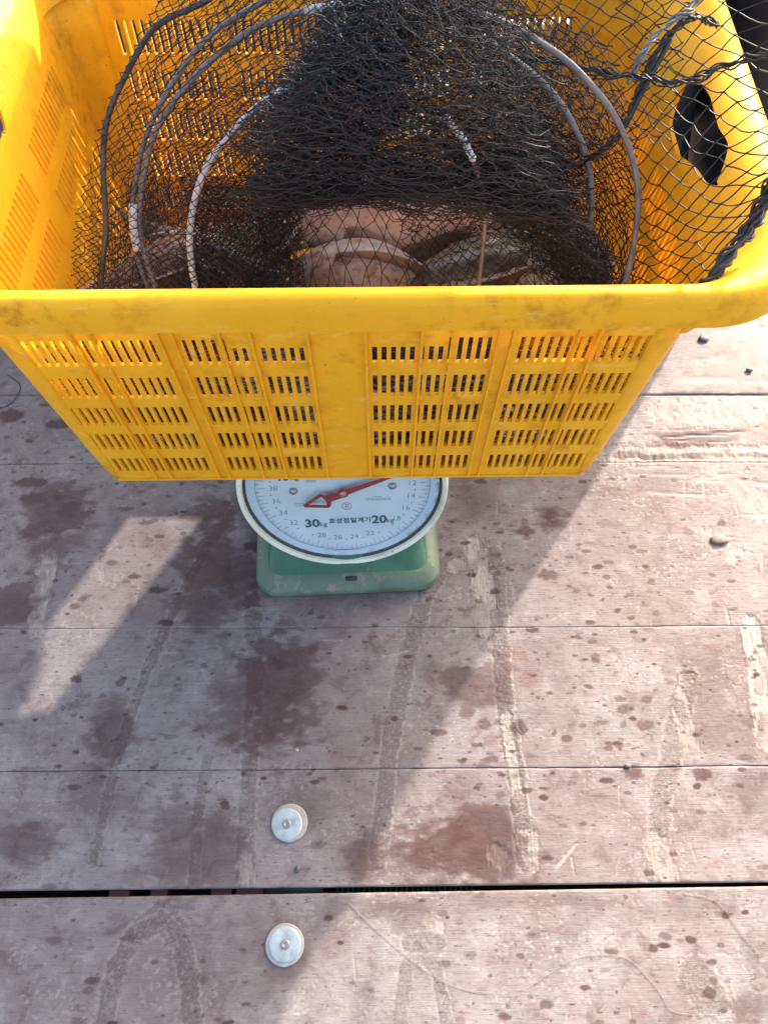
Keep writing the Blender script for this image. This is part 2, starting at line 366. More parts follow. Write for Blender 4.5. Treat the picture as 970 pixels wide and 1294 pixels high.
bares = [([(598, 690), (612, 740), (614, 792)], 26, 1.0), ([(575, 715), (600, 700)], 18, .7), ([(62, 702), (52, 760), (46, 796)], 22, .8), ([(948, 790), (958, 850), (966, 935)], 26, 1.0), ([(640, 905), (648, 960), (655, 1015)], 14, .7), ([(665, 1060), (668, 1092)], 24, .6),
         ([(866, 860), (858, 900)], 16, .7), ([(862, 905), (872, 940)], 22, .5), ([(828, 1070), (840, 1100)], 34, .55), ([(760, 575), (860, 572), (975, 574)], 24, .85), ([(840, 520), (980, 515)], 44, .6), ([(900, 680), (925, 700)], 26, .6), ([(780, 540), (900, 590)], 20, .35),
         ([(628, 1080), (632, 1084)], 26, .9), ([(540, 1162), (556, 1172)], 14, .5), ([(700, 1100), (728, 1066)], 4, .8), ([(310, 1080), (312, 1115)], 18, .5), ([(940, 620), (960, 640)], 36, .4), ([(590, 820), (600, 834)], 30, .2), ([(900, 1000), (930, 1040)], 10, .15), ([(770, 820), (800, 870)], 8, .25)]
reds = [(655, 830, 14, 9, .9), (668, 858, 18, 12, .8), (640, 850, 8, 8, .5), (850, 640, 60, 14, .25), (775, 620, 20, 8, .3), (575, 1060, 60, 40, .25), (700, 610, 40, 12, .25), (815, 915, 14, 8, .5), (860, 560, 40, 10, .4), (130, 835, 40, 20, .12), (430, 1215, 40, 20, .12)]
SCR = []
for _ in range(90):
    x_, y_ = rd.uniform(0, 970), rd.uniform(430, 1290); a_ = rd.choice([0, 1.5, rd.uniform(0, 3.1)]) + rd.uniform(-.3, .3); l_ = rd.uniform(5, 34)
    SCR.append(((x_, y_), (x_ + l_ * math.cos(a_), y_ + l_ * math.sin(a_)), rd.uniform(1.6, 4), rd.uniform(.2, .6)))
for _ in range(110):
    x_, y_ = rd.uniform(560, 970), rd.uniform(600, 1290); q_ = 2 + 7 * rd.random() ** 2
    reds.append((x_, y_, q_ * rd.uniform(1, 1.8), q_ * .8, rd.uniform(.25, .75)))
for _ in range(260):
    x_, y_ = P2(rd.uniform(0, 970), rd.uniform(440, 1000)); a_ = .0012 + .0042 * rd.random() ** 3
    drops.append((x_, y_, a_ * rd.uniform(1, 2.2), a_ * .75, 0, rd.uniform(.7, 1)))
def polydist(X, Y, pts, wpx):
    """distance to a stroke over its local half width"""
    best = np.full(X.shape, 9.0)
    for (a, b) in zip(pts[:-1], pts[1:]):
        A = P2(*a); B = P2(*b); d = B - A; L = d.dot(d)
        t = np.clip(((X - A[0]) * d[0] + (Y - A[1]) * d[1]) / L, 0, 1)
        r = np.hypot(X - A[0] - t * d[0], Y - A[1] - t * d[1])
        best = np.minimum(best, r / (wpx * .5 * PXM((a[1] + b[1]) / 2)))
    return best
def paint(X, Y):
    wet = np.zeros(X.shape); bare = np.zeros(X.shape); tr = np.zeros(X.shape); red = np.zeros(X.shape)
    n1 = fbm(X * 60, Y * 110, 4); n2 = fbm(X * 240, Y * 340 + 9, 3); n3 = fbm(X * 14 + 5, Y * 18, 4); nf = fbm(X * 420, Y * 40 + 3, 3)
    for px, py, rx, ry, k in stains:
        x, y = P2(px, py); d = np.hypot((X - x) / (rx * PXM(py)), (Y - y) / (ry * vscale(py)))
        if d.min() > 1.8: continue
        wet = np.maximum(wet, k * (.72 + .5 * n1) * sstep(1.25, .55, d + (n1 - .5) * 1.5 + (n3 - .5) * 1.1))
    for px, py, rx, ry, k in reds:
        x, y = P2(px, py); d = np.hypot((X - x) / (rx * PXM(py)), (Y - y) / (ry * vscale(py)))
        if d.min() > 1.8: continue
        red = np.maximum(red, k * sstep(1.2, .5, d + (n1 - .5) * 1.5))
    for pts, wpx, k in tracks:
        d = polydist(X, Y, pts, wpx)
        if d.min() > 2: continue
        core = sstep(1.15, .8, d + (n1 - .5) * .8); tr = np.maximum(tr, k * core * (.55 + .9 * (n2 - .3)))
        edge = np.exp(-((d + (n1 - .5) * .6 - 1.0) / .16) ** 2); bare = np.maximum(bare, .75 * k * edge * sstep(.40, .5, n2))
        bare = np.maximum(bare, .55 * k * core * sstep(.60, .72, n2))
    for pts, wpx, k in bares:
        d = polydist(X, Y, pts, wpx)
        if d.min() > 2: continue
        dd = d + (nf - .5) * .9 + (n2 - .5) * .5; bare = np.maximum(bare, k * sstep(1.12, .86, dd) * (.3 + .7 * sstep(.34, .52, fbm(X * 90 + 7, Y * 45, 3))))
        wet = np.maximum(wet, .6 * k * np.exp(-((dd - 1.2) / .12) ** 2) * sstep(.40, .55, n1))
    for (a_, b_, w_, k_) in SCR:
        d = polydist(X, Y, [a_, b_], w_)
        if d.min() < 1.5: bare = np.maximum(bare, k_ * sstep(1.1, .5, d + (n2 - .45) * 1.2))
    # general scuffing and pale flecks
    bare = np.maximum(bare, .55 * sstep(.62, .74, n2) * sstep(.48, .66, n3))
    bare = np.maximum(bare, .8 * sstep(.60, .72, fbm(X * 9 + 40, Y * 160, 4)) * sstep(.33, .5, X) * sstep(.42, .55, Y))
    return wet, bare, tr, red, n2
def stamp_drops(wet, xs, ys, lo, hi):
    for x, y, a, b, th, k in drops:
        i0, i1 = np.searchsorted(xs, [x - 1.5 * a, x + 1.5 * a])
        if i1 <= i0: continue
        yc = (ys[i0:i1]); sel = slice(i0, i1)
        Yb = yc; m = (Yb > y - 1.6 * b) & (Yb < y + 1.6 * b)
        if not m.any(): continue
        Xb = np.broadcast_to(xs[sel][:, None], Yb.shape)
        dx = Xb - x; dy = Yb - y
        d = np.hypot((dx + dy * th) / a, dy / b) + (fbm(Xb * 210 + x * 900, Yb * 260, 2) - .5) * .6
        wet[sel] = np.maximum(wet[sel], k * sstep(1.15, .65, d))
def plank(e0, e1, fine, gap0=.0007, gap1=.0007, zoff=0.0, seam=True):
    """one board between the edge lines Y = a + b X"""
    if fine:
        xs = np.concatenate([np.linspace(-4, -.64, 22)[:-1], np.arange(-.64, .64, fine), np.linspace(.64, 4, 22)])
    else: xs = np.linspace(-4, 4, 120)
    w_ = (e1[0] - e0[0]); nv = max(8, int(w_ / (fine or .03)))
    vs = np.linspace(0, 1, nv)
    lo = e0[0] + e0[1] * np.clip(xs, -1, 1) + gap0; hi = e1[0] + e1[1] * np.clip(xs, -1, 1) - gap1
    ragged = .0003 if not fine else .0
    for e_, nm_ in ((e0, 0), (e1, 1)):
        if fine and .1 < e_[0] < .8:
            wv = .0016 * (vnoise(xs * 9, xs * 0 + e_[0] * 77) - .5) + .0007 * (vnoise(xs * 70, xs * 0 + e_[0] * 33) - .5)
            if nm_: hi = hi + wv
            else: lo = lo + wv
    lo = lo + ragged * (vnoise(xs * 130, xs * 0 + e0[0] * 50) - .3); hi = hi - ragged * (vnoise(xs * 130 + 9, xs * 0 + e1[0] * 50) - .3)
    Y = lo[:, None] + (hi - lo)[:, None] * vs[None]; X = np.broadcast_to(xs[:, None], Y.shape).copy()
    wet, bare, tr, red, n2 = paint(X, Y)
    if fine: stamp_drops(wet, xs, Y, lo, hi)
    dl = np.minimum(Y - lo[:, None], hi[:, None] - Y)
    if seam:
        chip = sstep(.0022, .00043, dl + (fbm(X * 70, Y * 0 + e0[0] * 9, 3) - .45) * .006)
        bare = np.maximum(bare, .45 * chip * sstep(.45, .6, fbm(X * 16 + 3, Y * 0 + e0[0] * 7, 3)))
        wet = np.maximum(wet, .42 * sstep(.0018, .0004, dl + (fbm(X * 40 + 9, Y * 0 + e1[0] * 5, 3) - .35) * .008))
    Z = zoff + .0009 * (fbm(X * 5, Y * 9, 3) - .5) + .0004 * (n2 - .5) - .0011 * bare * (.6 + .8 * fbm(X * 520, Y * 60, 2)) + .0012 * tr * (n2 - .5)
    Z = Z - (.0010 if not (fine and e0[0] > .1) else .00005) * sstep(.0016, 0, dl)
    # skirts so the edges have thickness
    X = np.concatenate([X[:, :1], X, X[:, -1:]], 1); Y = np.concatenate([Y[:, :1], Y, Y[:, -1:]], 1)
    Z = np.concatenate([np.full((len(xs), 1), -.018), Z, np.full((len(xs), 1), -.018)], 1)
    pad = lambda a: np.concatenate([a[:, :1], a, a[:, -1:]], 1)
    nu, nv = X.shape; idx = np.arange(nu * nv).reshape(nu, nv)
    F = np.stack([idx[:-1, :-1], idx[1:, :-1], idx[1:, 1:], idx[:-1, 1:]], -1).reshape(-1, 4)
    me = mesh('plank', np.stack([X, Y, Z], -1).reshape(-1, 3), F)
    at = me.color_attributes.new('wear', 'FLOAT_COLOR', 'POINT')
    at.data.foreach_set('color', np.stack([pad(wet), pad(bare), pad(tr), pad(red)], -1).astype(np.float32).ravel())
    return link('plank', me, M['deck'], deck)
E_ = [(-3.0, 0), (-.9, 0), (-.30, .0), (.0225, .0145), (.0287, .0103), (.1640, .0070), (.3513, .0045), (.6140, .0030), (.7390, .0), (1.02, 0), (1.35, 0), (1.8, 0), (2.5, 0), (4.0, 0)]
plank(E_[0], E_[1], None); plank(E_[1], E_[2], None)
plank(E_[2], E_[3], .0015, .0007, 0)
plank(E_[4], E_[5], .0014, 0, .00012); plank(E_[5], E_[6], .0014, .00012, .00012)
plank(E_[6], E_[7], .0017, .00012, .00015); plank(E_[7], E_[8], .0020, .00015, .00015)
for a, b in zip(E_[8:-1], E_[9:]): plank(a, b, .006 if b[0] < 1.4 else None, .00015, .0003)
gm = mesh('ground', [(-400, -400, -.35), (400, -400, -.35), (400, 400, -.35), (-400, 400, -.35)], [(0, 1, 2, 3)])
g = link('ground', gm, M['ground']); g['kind'] = 'structure'
# what shows in the open joint: red steel beams, a grey pipe and green netting below the boards
def beam(px, wpx):
    x = un(px, 1126)[0]; hw = wpx * .5 * PXM(1126)
    o = link('steel_beam', mesh('steel_beam', *box(x - hw, x + hw, -1.2, 2.4, -.075, -.0195), smooth=False), M['joist']); return o
for i, (px, wp, lab) in enumerate([(145, 26, 'red steel beam under the open joint, leftmost of those showing'), (196, 22, 'narrow red steel beam under the joint, second from the left'), (276, 26, 'red steel beam under the joint, left of the upper washer'), (312, 34, 'wide red steel beam under the joint beside the grey pipe')]):
    tag(beam(px, wp), lab, 'beam', 'red beams under the deck')
a = np.array(un(333, 1124, -.03)); b_ = np.array(un(408, 1122, -.03))
tag(link('pipe', mesh('pipe', *tube([a, (a + b_) / 2 + [0, 0, .001], b_], .007, 10)), M['stone']), 'short grey pipe lying in the open joint between the boards', 'pipe')
parts = []
for k in range(26):
    x0 = un(420 + k * 7, 1123)[0]
    parts.append(tube([(x0, -.02, -.05), (x0 + .004, .025, -.03), (x0 + .001, .08, -.05)], .0009, 4))
for k in range(5): parts.append(tube([(-.08, .0 + .011 * k, -.041 + .003 * k), (.13, .0 + .011 * k, -.041 + .003 * k)], .0009, 4))
tag(link('green_netting', mesh('green_netting', *joinVF(parts)), M['green_net']), 'green net mesh showing down in the gap between the boards', 'net')

# washers with their screws
def washer(px, py, label, ox, oy, tilt):
    x, y, _ = un(px, py)
    t = thing('washer', label, 'washer', (x, y, .0008), 0, 'zinc washers beside the open joint'); t.scale = (1, 1, .6)
    link('seal_ring', fixn(mesh('seal_ring', *lathe([(.004, .0002), (.0215, .0002), (.0225, .0012), (.0215, .0022), (.0195, .0022), (.004, .0018)], 48))), M['white_ring'], t)
    p = link('plate', fixn(sharp(mesh('plate', *lathe([(.0045, .0024), (.0180, .0024), (.0187, .0030), (.0182, .0038), (.0165, .0041), (.0075, .0042), (.0045, .0036), (.0045, .0024)], 48)), 50)), M['zinc'], t, (ox, oy, .0002), tilt)
    link('screw', fixn(mesh('screw', *lathe([(.0052, .002), (.0054, .0052), (.0046, .0066), (.0026, .0068), (.0022, .0056), (.0, .0055)], 6 * 4))), M['steel'], t, (ox * 1.1, oy * .9, 0))
washer(366, 1040, 'pale zinc washer on its ring just above the open joint', -.0028, -.0018, (.02, -.03, 0))
washer(360, 1194, 'pale zinc washer with a screw just below the open joint', .0004, .0004, (.0, .015, 1))

# ------------------------------------------------------------------ the yellow crate
CX, CY, CZ = -.0370, .417, .3045
crate = thing('fish_crate', 'yellow slotted plastic fish crate with wide handled ends on the scale', 'crate', (CX, CY, CZ), math.radians(.7))
HY0, YC = .1915, .1915
ZK = 1.05
def dims(z): return .2615 + .108 * z, HY0 + .0692 * z, .018 + .09 * z
def loop(hx, hy, r, nf, ns, nc, ss=None):
    """rounded rectangle, same sample count for any size: front L->R, corner, right F->B, corner, back R->L, corner, left B->F, corner"""
    out = []; L = lambda n, e: e if e is not None else np.linspace(0, 1, n)
    f = L(nf, None); s = L(ns, ss); ang = np.linspace(0, PI / 2, nc + 2)[1:-1]
    def corner(cx, cy, a0): return [(cx + r * math.cos(a0 + a), cy + r * math.sin(a0 + a)) for a in ang]
    out += [(-(hx - r) + 2 * (hx - r) * t, -hy) for t in f]; out += corner(hx - r, -(hy - r), -PI / 2)
    out += [(hx, -(hy - r) + 2 * (hy - r) * t) for t in s]; out += corner(hx - r, hy - r, 0)
    out += [((hx - r) - 2 * (hx - r) * t, hy) for t in f]; out += corner(-(hx - r), hy - r, PI / 2)
    out += [(-hx, (hy - r) - 2 * (hy - r) * t) for t in s[::-1] * -1 + 1] if ss is not None else [(-hx, (hy - r) - 2 * (hy - r) * t) for t in s]
    out += corner(-(hx - r), -(hy - r), PI)
    return np.array(out)
T = .0035
ROWS = [(.018, .046), (.064, .094), (.109, .140), (.155, .186), (.203, .236)]
ROWS_LOW = .225
def wall_mesh(name, side, slots, halfspan):
    """slots: (u0,u1,low) openings along the wall; rows as above"""
    us = sorted(set([-1e3, 1e3] + [x for s in slots for x in s[:2]])); vs = sorted(set([0, .264] + [z for r in ROWS for z in r] + [ROWS_LOW]))
    us = np.array(us); vs = np.array(vs)
    P = np.zeros((len(us), len(vs), 3))
    for j, z in enumerate(vs):
        hx, hy, r = dims(z)
        lim = (hx - r) if side in 'FB' else (hy - r)
        for i, u in enumerate(us):
            uu = max(-lim, min(lim, u))
            P[i, j] = {'F': (uu, YC - hy, z), 'B': (-uu, YC + hy, z), 'R': (hx, YC + uu, z), 'L': (-hx, YC - uu, z)}[side]
    def hole(i, j):
        um = (us[i] + us[i + 1]) / 2; vm = (vs[j] + vs[j + 1]) / 2
        for u0, u1, low in slots:
            if u0 < um < u1:
                for k, (z0, z1) in enumerate(ROWS):
                    if k == 4 and low: z1 = ROWS_LOW
                    if z0 < vm < z1: return True
        return False
    P[..., 2] *= ZK
    V, F = shell(P, len(us), len(vs), hole, T)
    return mesh(name, V, F, False)
def slotset(u0, u1, n, lowfn=lambda k: False, frac=.54):
    p = (u1 - u0) / n
    return [(u0 + k * p + p * (.5 - frac / 2), u0 + k * p + p * (.5 + frac / 2), lowfn(k)) for k in range(n)]
FS = slotset(-.2490, -.1430, 14) + slotset(-.1245, -.0255, 13, lambda k: k >= 5) + slotset(.0255, .1245, 13, lambda k: k < 8) + slotset(.1430, .2490, 14)
def gone(s):   # outer slots stop at the corner post low down
    return s
link('front_wall', wall_mesh('front_wall', 'F', FS, .25), M['crate'], crate)
BS = slotset(-.235, -.135, 12, frac=.42) + slotset(-.115, -.015, 12, frac=.42) + slotset(.015, .115, 12, frac=.42) + slotset(.135, .235, 12, frac=.42)
link('back_wall', wall_mesh('back_wall', 'B', BS, .25), M['crate'], crate)
SSL = slotset(-.135, -.015, 15, frac=.42) + slotset(.015, .135, 15, frac=.42)
SROWS = ROWS
ROWS_KEEP = ROWS; ROWS = [(.018, .046), (.064, .094), (.109, .140), (.155, .186), (.203, .236)]
for sd in 'RL': link('side_wall', wall_mesh('side_wall', sd, SSL, .18), M['crate'], crate)
ROWS = ROWS_KEEP
# rounded corner posts
NC = 7
vs = np.linspace(0, .264, 8)
for q in range(4):
    P = np.zeros((NC + 2, len(vs), 3)); a0 = [-PI / 2, 0, PI / 2, PI][q]
    for j, z in enumerate(vs):
        hx, hy, r = dims(z); sx = 1 if q in (0, 1) else -1; sy = -1 if q in (0, 3) else 1
        for i, a in enumerate(np.linspace(0, PI / 2, NC + 2)):
            P[i, j] = (sx * (hx - r) + r * math.cos(a0 + a), YC + sy * (hy - r) + r * math.sin(a0 + a), z)
    P[..., 2] *= ZK
    link('corner_post', mesh('corner_post', *shell(P, NC + 2, len(vs), lambda i, j: False, T)), M['crate'], crate)
# floor of the crate: a lattice
us = np.unique(np.concatenate([[-.256, .256]] + [[x - .008, x + .008] for x in np.linspace(-.21, .21, 13)])); vv = np.unique(np.concatenate([[-.185, .185]] + [[y - .008, y + .008] for y in np.linspace(-.14, .14, 9)]))
P = np.array([[(x, YC + y, .0045) for y in vv] for x in us])
link('crate_floor', mesh('crate_floor', *shell(P, len(us), len(vv), lambda i, j: i % 2 == 1 and j % 2 == 1, .004), smooth=False), M['crate'], crate)
# rim: flange wide at the handled ends, narrow front and back, with a pointed wavy grip hole in each end
NF, NS, NCR = 24, 91, 12
ss = np.linspace(0, 1, NS)
inn = loop(*[a + b for a, b in zip(dims(.262), (0, 0, .012))], NF, NS, NCR); out = loop(.346, .2335, .075, NF, NS, NCR)
N = len(inn)
prof = [(.0, .262), (.04, .270), 'A', 'B', (.42, .2985), (.56, .3025), (.72, .3045), (.86, .3035), (.94, .3000), (.985, .2945), (1.0, .2880), (1.008, .2780)]
pt = np.array([p[0] for p in prof if not isinstance(p, str)]); pz = np.array([p[1] for p in prof if not isinstance(p, str)])
pt = np.concatenate([[-.02], pt]); pz = np.concatenate([[.2605], pz])
def zprof(t): return float(np.interp(t, [0, .04, .1, .2, .3, .42, .56, .72, .86, .94, .985, 1.0, 1.008], [.262, .270, .2785, .2870, .2935, .2985, .3025, .3045, .3035, .3000, .2945, .2880, .2780]))
sA = [0, .12, .26, .42, .58, .74, .88, 1.0]; vA = [.17, .11, .08, .03, -.01, -.01, .04, .17]     # from the front end to the back end of the hole
vB = [.18, .31, .40, .365, .37, .37, .31, .18]
sX = np.linspace(0, 1, 80); vAs = catmull(np.array([sA, vA, vA]).T, 80); vBs = catmull(np.array([sA, vB, vB]).T, 80)
P = np.zeros((N, 14, 3)); hole_col = np.zeros(N, bool)
yl, yh = -.103, .024
for i in range(N):
    a, b = inn[i], out[i]
    side = abs(inn[i][0]) > dims(.262)[0] - .001
    tA, tB = .198, .202
    if side:
        s_ = (a[1] - yl) / (yh - yl)
        if 0 <= s_ <= 1: tA = min(.198, float(np.interp(s_, vAs[:, 0], vAs[:, 1]))); tB = max(.202, float(np.interp(s_, vBs[:, 0], vBs[:, 1])))
    rest = [.42, .56, .72, .86, .94, .985, 1.0, 1.008]
    ts = [-.004, min(.03, tA * .5)] + [tA, tB] + [max(tB + .02 * (k + 1), r_) for k, r_ in enumerate(rest)]
    for j, t_ in enumerate(ts):
        q = a * (1 - t_) + b * t_; P[i, j] = (q[0], YC + q[1], zprof(max(0, t_)))
    P[i, 12] = P[i, 11] + [0, 0, -.0015]; P[i, 13] = P[i, 12] * [1, 1, 1] + [0, 0, -.001]
P = P[:, :12]; P[..., 2] += .262 * (ZK - 1)
def rim_hole(i, j):
    if j != 2: return False
    m = (inn[i] + inn[(i + 1) % N]) / 2
    return abs(m[0]) > dims(.262)[0] - .001 and yl < m[1] < yh
rim = link('rim', mesh('rim', *shell(P, N, 12, rim_hole, .0035, True)), M['crate'], crate); sharp(rim.data, 50)
# thin upright ribs on the front wall (lean with it) and a stiffening ledge along the foot
lean = math.atan(.0692)
rb = mesh('rib', *box(-.0012, .0012, -.0030, .0004, .0035, .278 * ZK), smooth=False); rb.materials.append(M['crate'])
for u in [-.2045, -.1885, -.1375, -.1265, -.0905, -.0665, -.0225, .0225, .0665, .0905, .1265, .1375, .1885, .2045]:
    o = bpy.data.objects.new('rib', rb); COL.objects.link(o); o.parent = crate; o.location = (u, 0, 0); o.rotation_euler = (lean, 0, 0)
rb2 = mesh('rib', *box(-.0014, .0014, -.0012, .003, .004, .262 * ZK), smooth=False); rb2.materials.append(M['crate'])
for u in [-.225, -.115, 0, .115, .225]:
    o = bpy.data.objects.new('rib', rb2); COL.objects.link(o); o.parent = crate; o.location = (u, 2 * YC - .0005, 0); o.rotation_euler = (-lean, 0, 0)
for sx in (-1, 1):   # gussets under the rim at the front corners
    x = sx * .270; zt = .2915; V = [(x - .003, -.0195, zt), (x + .003, -.0195, zt), (x - .003, -.036, zt), (x + .003, -.036, zt), (x - .003, -.0165, zt - .041), (x + .003, -.0165, zt - .041)]
    link('gusset', fixn(mesh('gusset', V, [(0, 1, 3, 2), (2, 3, 5, 4), (0, 2, 4), (1, 5, 3), (0, 4, 5, 1)], False)), M['crate'], crate)
ld = mesh('foot_ledge', *box(-.246, .246, -.002, .001, .0, .0032), smooth=False); link('foot_ledge', ld, M['crate'], crate)

def rrect(hx, hy, r, n=8):
    out = []
    for cx, cy, a0 in ((hx - r, -(hy - r), -PI / 2), (hx - r, hy - r, 0), (-(hx - r), hy - r, PI / 2), (-(hx - r), -(hy - r), PI)):
        out += [(cx + r * math.cos(a0 + PI / 2 * k / n), cy + r * math.sin(a0 + PI / 2 * k / n)) for k in range(n + 1)]
    return out
def loft(secs, cap=True):
    V = []; F = []; n = None
    for hx, y0, y1, r, z in secs:
        p = rrect(hx, (y1 - y0) / 2, r); n = len(p); V += [(x, y + (y0 + y1) / 2, z) for x, y in p]
    for i in range(len(secs) - 1):
        for j in range(n): F.append((i * n + j, i * n + (j + 1) % n, (i + 1) * n + (j + 1) % n, (i + 1) * n + j))
    if cap: F.append(tuple(range(n))[::-1]); F.append(tuple((len(secs) - 1) * n + j for j in range(n)))
    return V, F
# ------------------------------------------------------------------ the spring scale
DX, DY, DZ = -.0545, .482, .1520
scale = thing('spring_scale', 'green spring scale with a round pale blue dial under the yellow crate', 'scale', (DX, .525, 0), math.radians(2.6))
link('base_plate', sharp(mesh('base_plate', *loft([(.1265, -.123, .125, .030, .001), (.1295, -.126, .128, .032, .004), (.1300, -.1265, .1285, .032, .009), (.1270, -.1235, .1255, .030, .0165), (.1150, -.1115, .1135, .026, .0235), (.1080, -.104, .107, .022, .0255)])), 40), M['green_lip'], scale)
link('housing', sharp(mesh('housing', *loft([(.1125, -.1085, .112, .024, .0225), (.1100, -.100, .110, .022, .0275), (.1085, -.072, .108, .022, .036), (.1060, -.040, .104, .020, .075), (.0980, -.008, .094, .020, .150), (.0860, .018, .085, .020, .225), (.0800, .024, .080, .020, .240)])), 40), M['green'], scale)
link('post', mesh('post', *loft([(.030, .03, .075, .008, .238), (.030, .03, .075, .008, .286)])), M['platform'], scale)
link('platform', sharp(mesh('platform', *loft([(.130, -.080, .165, .016, .2850), (.133, -.083, .168, .018, .2870), (.133, -.083, .168, .018, .2985), (.130, -.080, .165, .016, .3005)])), 40), M['platform'], scale)
TILT = math.radians(19); DR = (PI / 2 - TILT, 0, 0); DL = (0, DY - .525, DZ)
R = .135
link('drum', mesh('drum', *lathe([(.02, -.036), (.118, -.036), (.126, -.030), (.1285, -.008)], 72, cap_bot=True)), M['green'], scale, DL, DR)
face = link('dial_face', mesh('dial_face', *lathe([(.0005, -.0045), (.06, -.0045), (.1232, -.0045), (.1240, -.0038)], 96, cap_bot=True)), M['face'], scale, DL, DR)
link('dial_rim', mesh('dial_rim', *lathe([(.1274, -.004), (.1276, .0028), (.1290, .0052), (.1318, .0060), (.1342, .0042), (.1352, .0), (.1352, -.014), (.1340, -.018), (.128, -.0185)], 96)), M['cream'], scale, DL, DR)
link('gasket', mesh('gasket', *lathe([(.1236, -.0052), (.1250, -.0046), (.1265, -.0030), (.1276, -.0005)], 96)), M['gasket'], scale, DL, DR)
def dparts(P_, m, name, z=-.0040): return link(name, mesh(name, *P_, smooth=False), m, face, (0, 0, z))
def flat(poly, th=.0002):
    n = len(poly); V = [(x, y, 0) for x, y in poly] + [(x, y, th) for x, y in poly]
    return V, [tuple(range(n, 2 * n)), tuple(range(n))[::-1]] + [(i, (i + 1) % n, n + (i + 1) % n, n + i) for i in range(n)]
def seg(a, b, w_):
    a = np.array(a, float); b = np.array(b, float); d = b - a; d /= np.linalg.norm(d); q = np.array([-d[1], d[0]]) * w_ / 2
    return flat([tuple(a - q), tuple(b - q), tuple(b + q), tuple(a + q)])
pol = lambda v, r: (r * math.sin(2 * PI * v / 50), r * math.cos(2 * PI * v / 50))
ticks = []
for k in range(500):
    v = k / 10
    if k % 10 == 0: l0, w_ = (.0995 if k % 20 == 0 else .1020), .00030
    elif k % 5 == 0: l0, w_ = .1050, .00024
    elif k % 2 == 0: l0, w_ = .1080, .00014
    else: continue
    ticks.append(seg(pol(v, l0), pol(v, .1120), w_))
for k in range(240):
    ticks.append(seg(pol(k * 50 / 240, .1122), pol((k + 1.02) * 50 / 240, .1122), .00034))
dparts(joinVF(ticks), M['ink_thin'], 'tick_marks')
dg_ = None
def text(s, size, x, y, bold=0.0, align='CENTER', sx=1.0):
    c = bpy.data.curves.new('lettering', 'FONT'); c.body = s; c.size = size; c.align_x = align; c.align_y = 'CENTER'; c.offset = bold; c.resolution_u = 3
    o = bpy.data.objects.new('lettering', c); COL.objects.link(o)
    dg = bpy.context.evaluated_depsgraph_get(); me = bpy.data.meshes.new_from_object(o.evaluated_get(dg))
    V = [(v.co.x * sx + x, v.co.y + y, 0) for v in me.vertices]; F = [tuple(p.vertices) for p in me.polygons]
    bpy.data.objects.remove(o); bpy.data.curves.remove(c); bpy.data.meshes.remove(me); return V, F
for v in range(2, 50, 2):
    if v in (10, 20, 30, 40): continue
    r_ = .0890; x, y = pol(v, r_); dparts(text(str(v), .0126, x, y, -.00025), M['ink_thin'], 'numeral', -.0042)
for v in range(1, 50, 2):
    x, y = pol(v, .0930); V, F = lathe([(.0009, .0001)], 10); dparts(([(a + x, b + y, c) for a, b, c in V], [tuple(range(10))]), M['ink'], 'dot', -.0042)
big = [text('30', .0200, -.0440, -.0600, .0006), text('kg', .0112, -.0292, -.0622, 0), text('20', .0200, .0455, -.0575, .0006), text('kg', .0112, .0600, -.0597, 0), text('호성정밀계기', .0106, .0065, -.0572, .0002, sx=.97)]
x, y = pol(10, .08); big.append(text('10', .0192, x, y, .0004)); x, y = pol(40, .08); big.append(text('40', .0192, x, y, .0004)); big.append(text('kg', .0115, x + .016, y - .002)); big.append(text('50', .0192, 0, .078, .0004)); big.append(text('kg', .0115, .0185, .076))
for q_ in big: dparts(q_, M['ink'], 'lettering', -.0041)
# faded fine print (too small to read) as broken hairlines; red round stamp
fine = []; rf = random.Random(5)
for (x0, x1, y0) in [(.028, .060, -.0185), (.036, .050, -.0155), (.030, .062, -.0210), (-.047, -.033, .017), (-.047, -.033, .0145), (-.020, .020, -.1135), (.030, .038, -.1125), (-.032, -.022, -.1125), (-.064, -.052, -.0225), (-.062, -.046, -.0265)]:
    x = x0; fine = []
    while x < x1:
        l = rf.uniform(.0008, .0018); fine.append(seg((x, y0 + rf.uniform(-.0002, .0002)), (min(x + l, x1), y0), rf.uniform(.0005, .0011))); x += l + rf.uniform(.0003, .0006)
    dparts(joinVF(fine), M['ink_soft'], 'fine_print', -.0041)
st = [seg((.0035 + .0062 * math.cos(2 * PI * k / 28), -.030 + .0062 * math.sin(2 * PI * k / 28)), (.0035 + .0062 * math.cos(2 * PI * (k + 1.05) / 28), -.030 + .0062 * math.sin(2 * PI * (k + 1.05) / 28)), .0006) for k in range(28)] + [text('검', .0075, .0035, -.030, 0)]
dparts(joinVF(st), M['ink_red'], 'red_stamp', -.0041)
# pointer: long blade to the upper right, open triangular tail to the lower left
pa = math.radians(90 - 68)
ux, uy = math.cos(pa), math.sin(pa)
def pq(a, b): return (ux * a - uy * b, uy * a + ux * b)
sw = []
sw.append(flat([pq(.004, .0045), pq(.100, .0008), pq(.100, -.0008), pq(.004, -.0045)], .0010))
sw.append(flat([pq(.0075 * math.cos(t), .0075 * math.sin(t)) for t in np.linspace(0, 2 * PI, 20, endpoint=False)], .0011))
sw.append(flat([pq(-.002, .0040), pq(-.024, .0062), pq(-.026, .0005), pq(-.024, -.0062), pq(-.002, -.0065)], .00105))
arrow = [pq(-.026, .0095), pq(-.0545, .0010), pq(-.026, -.0135)]
def bar(a, b, w0, w1):
    a = np.array(a); b = np.array(b); d = (b - a) / np.linalg.norm(b - a); q = np.array([-d[1], d[0]])
    return flat([tuple(a - q * w0), tuple(b - q * w1), tuple(b + q * w1), tuple(a + q * w0)], .00095)
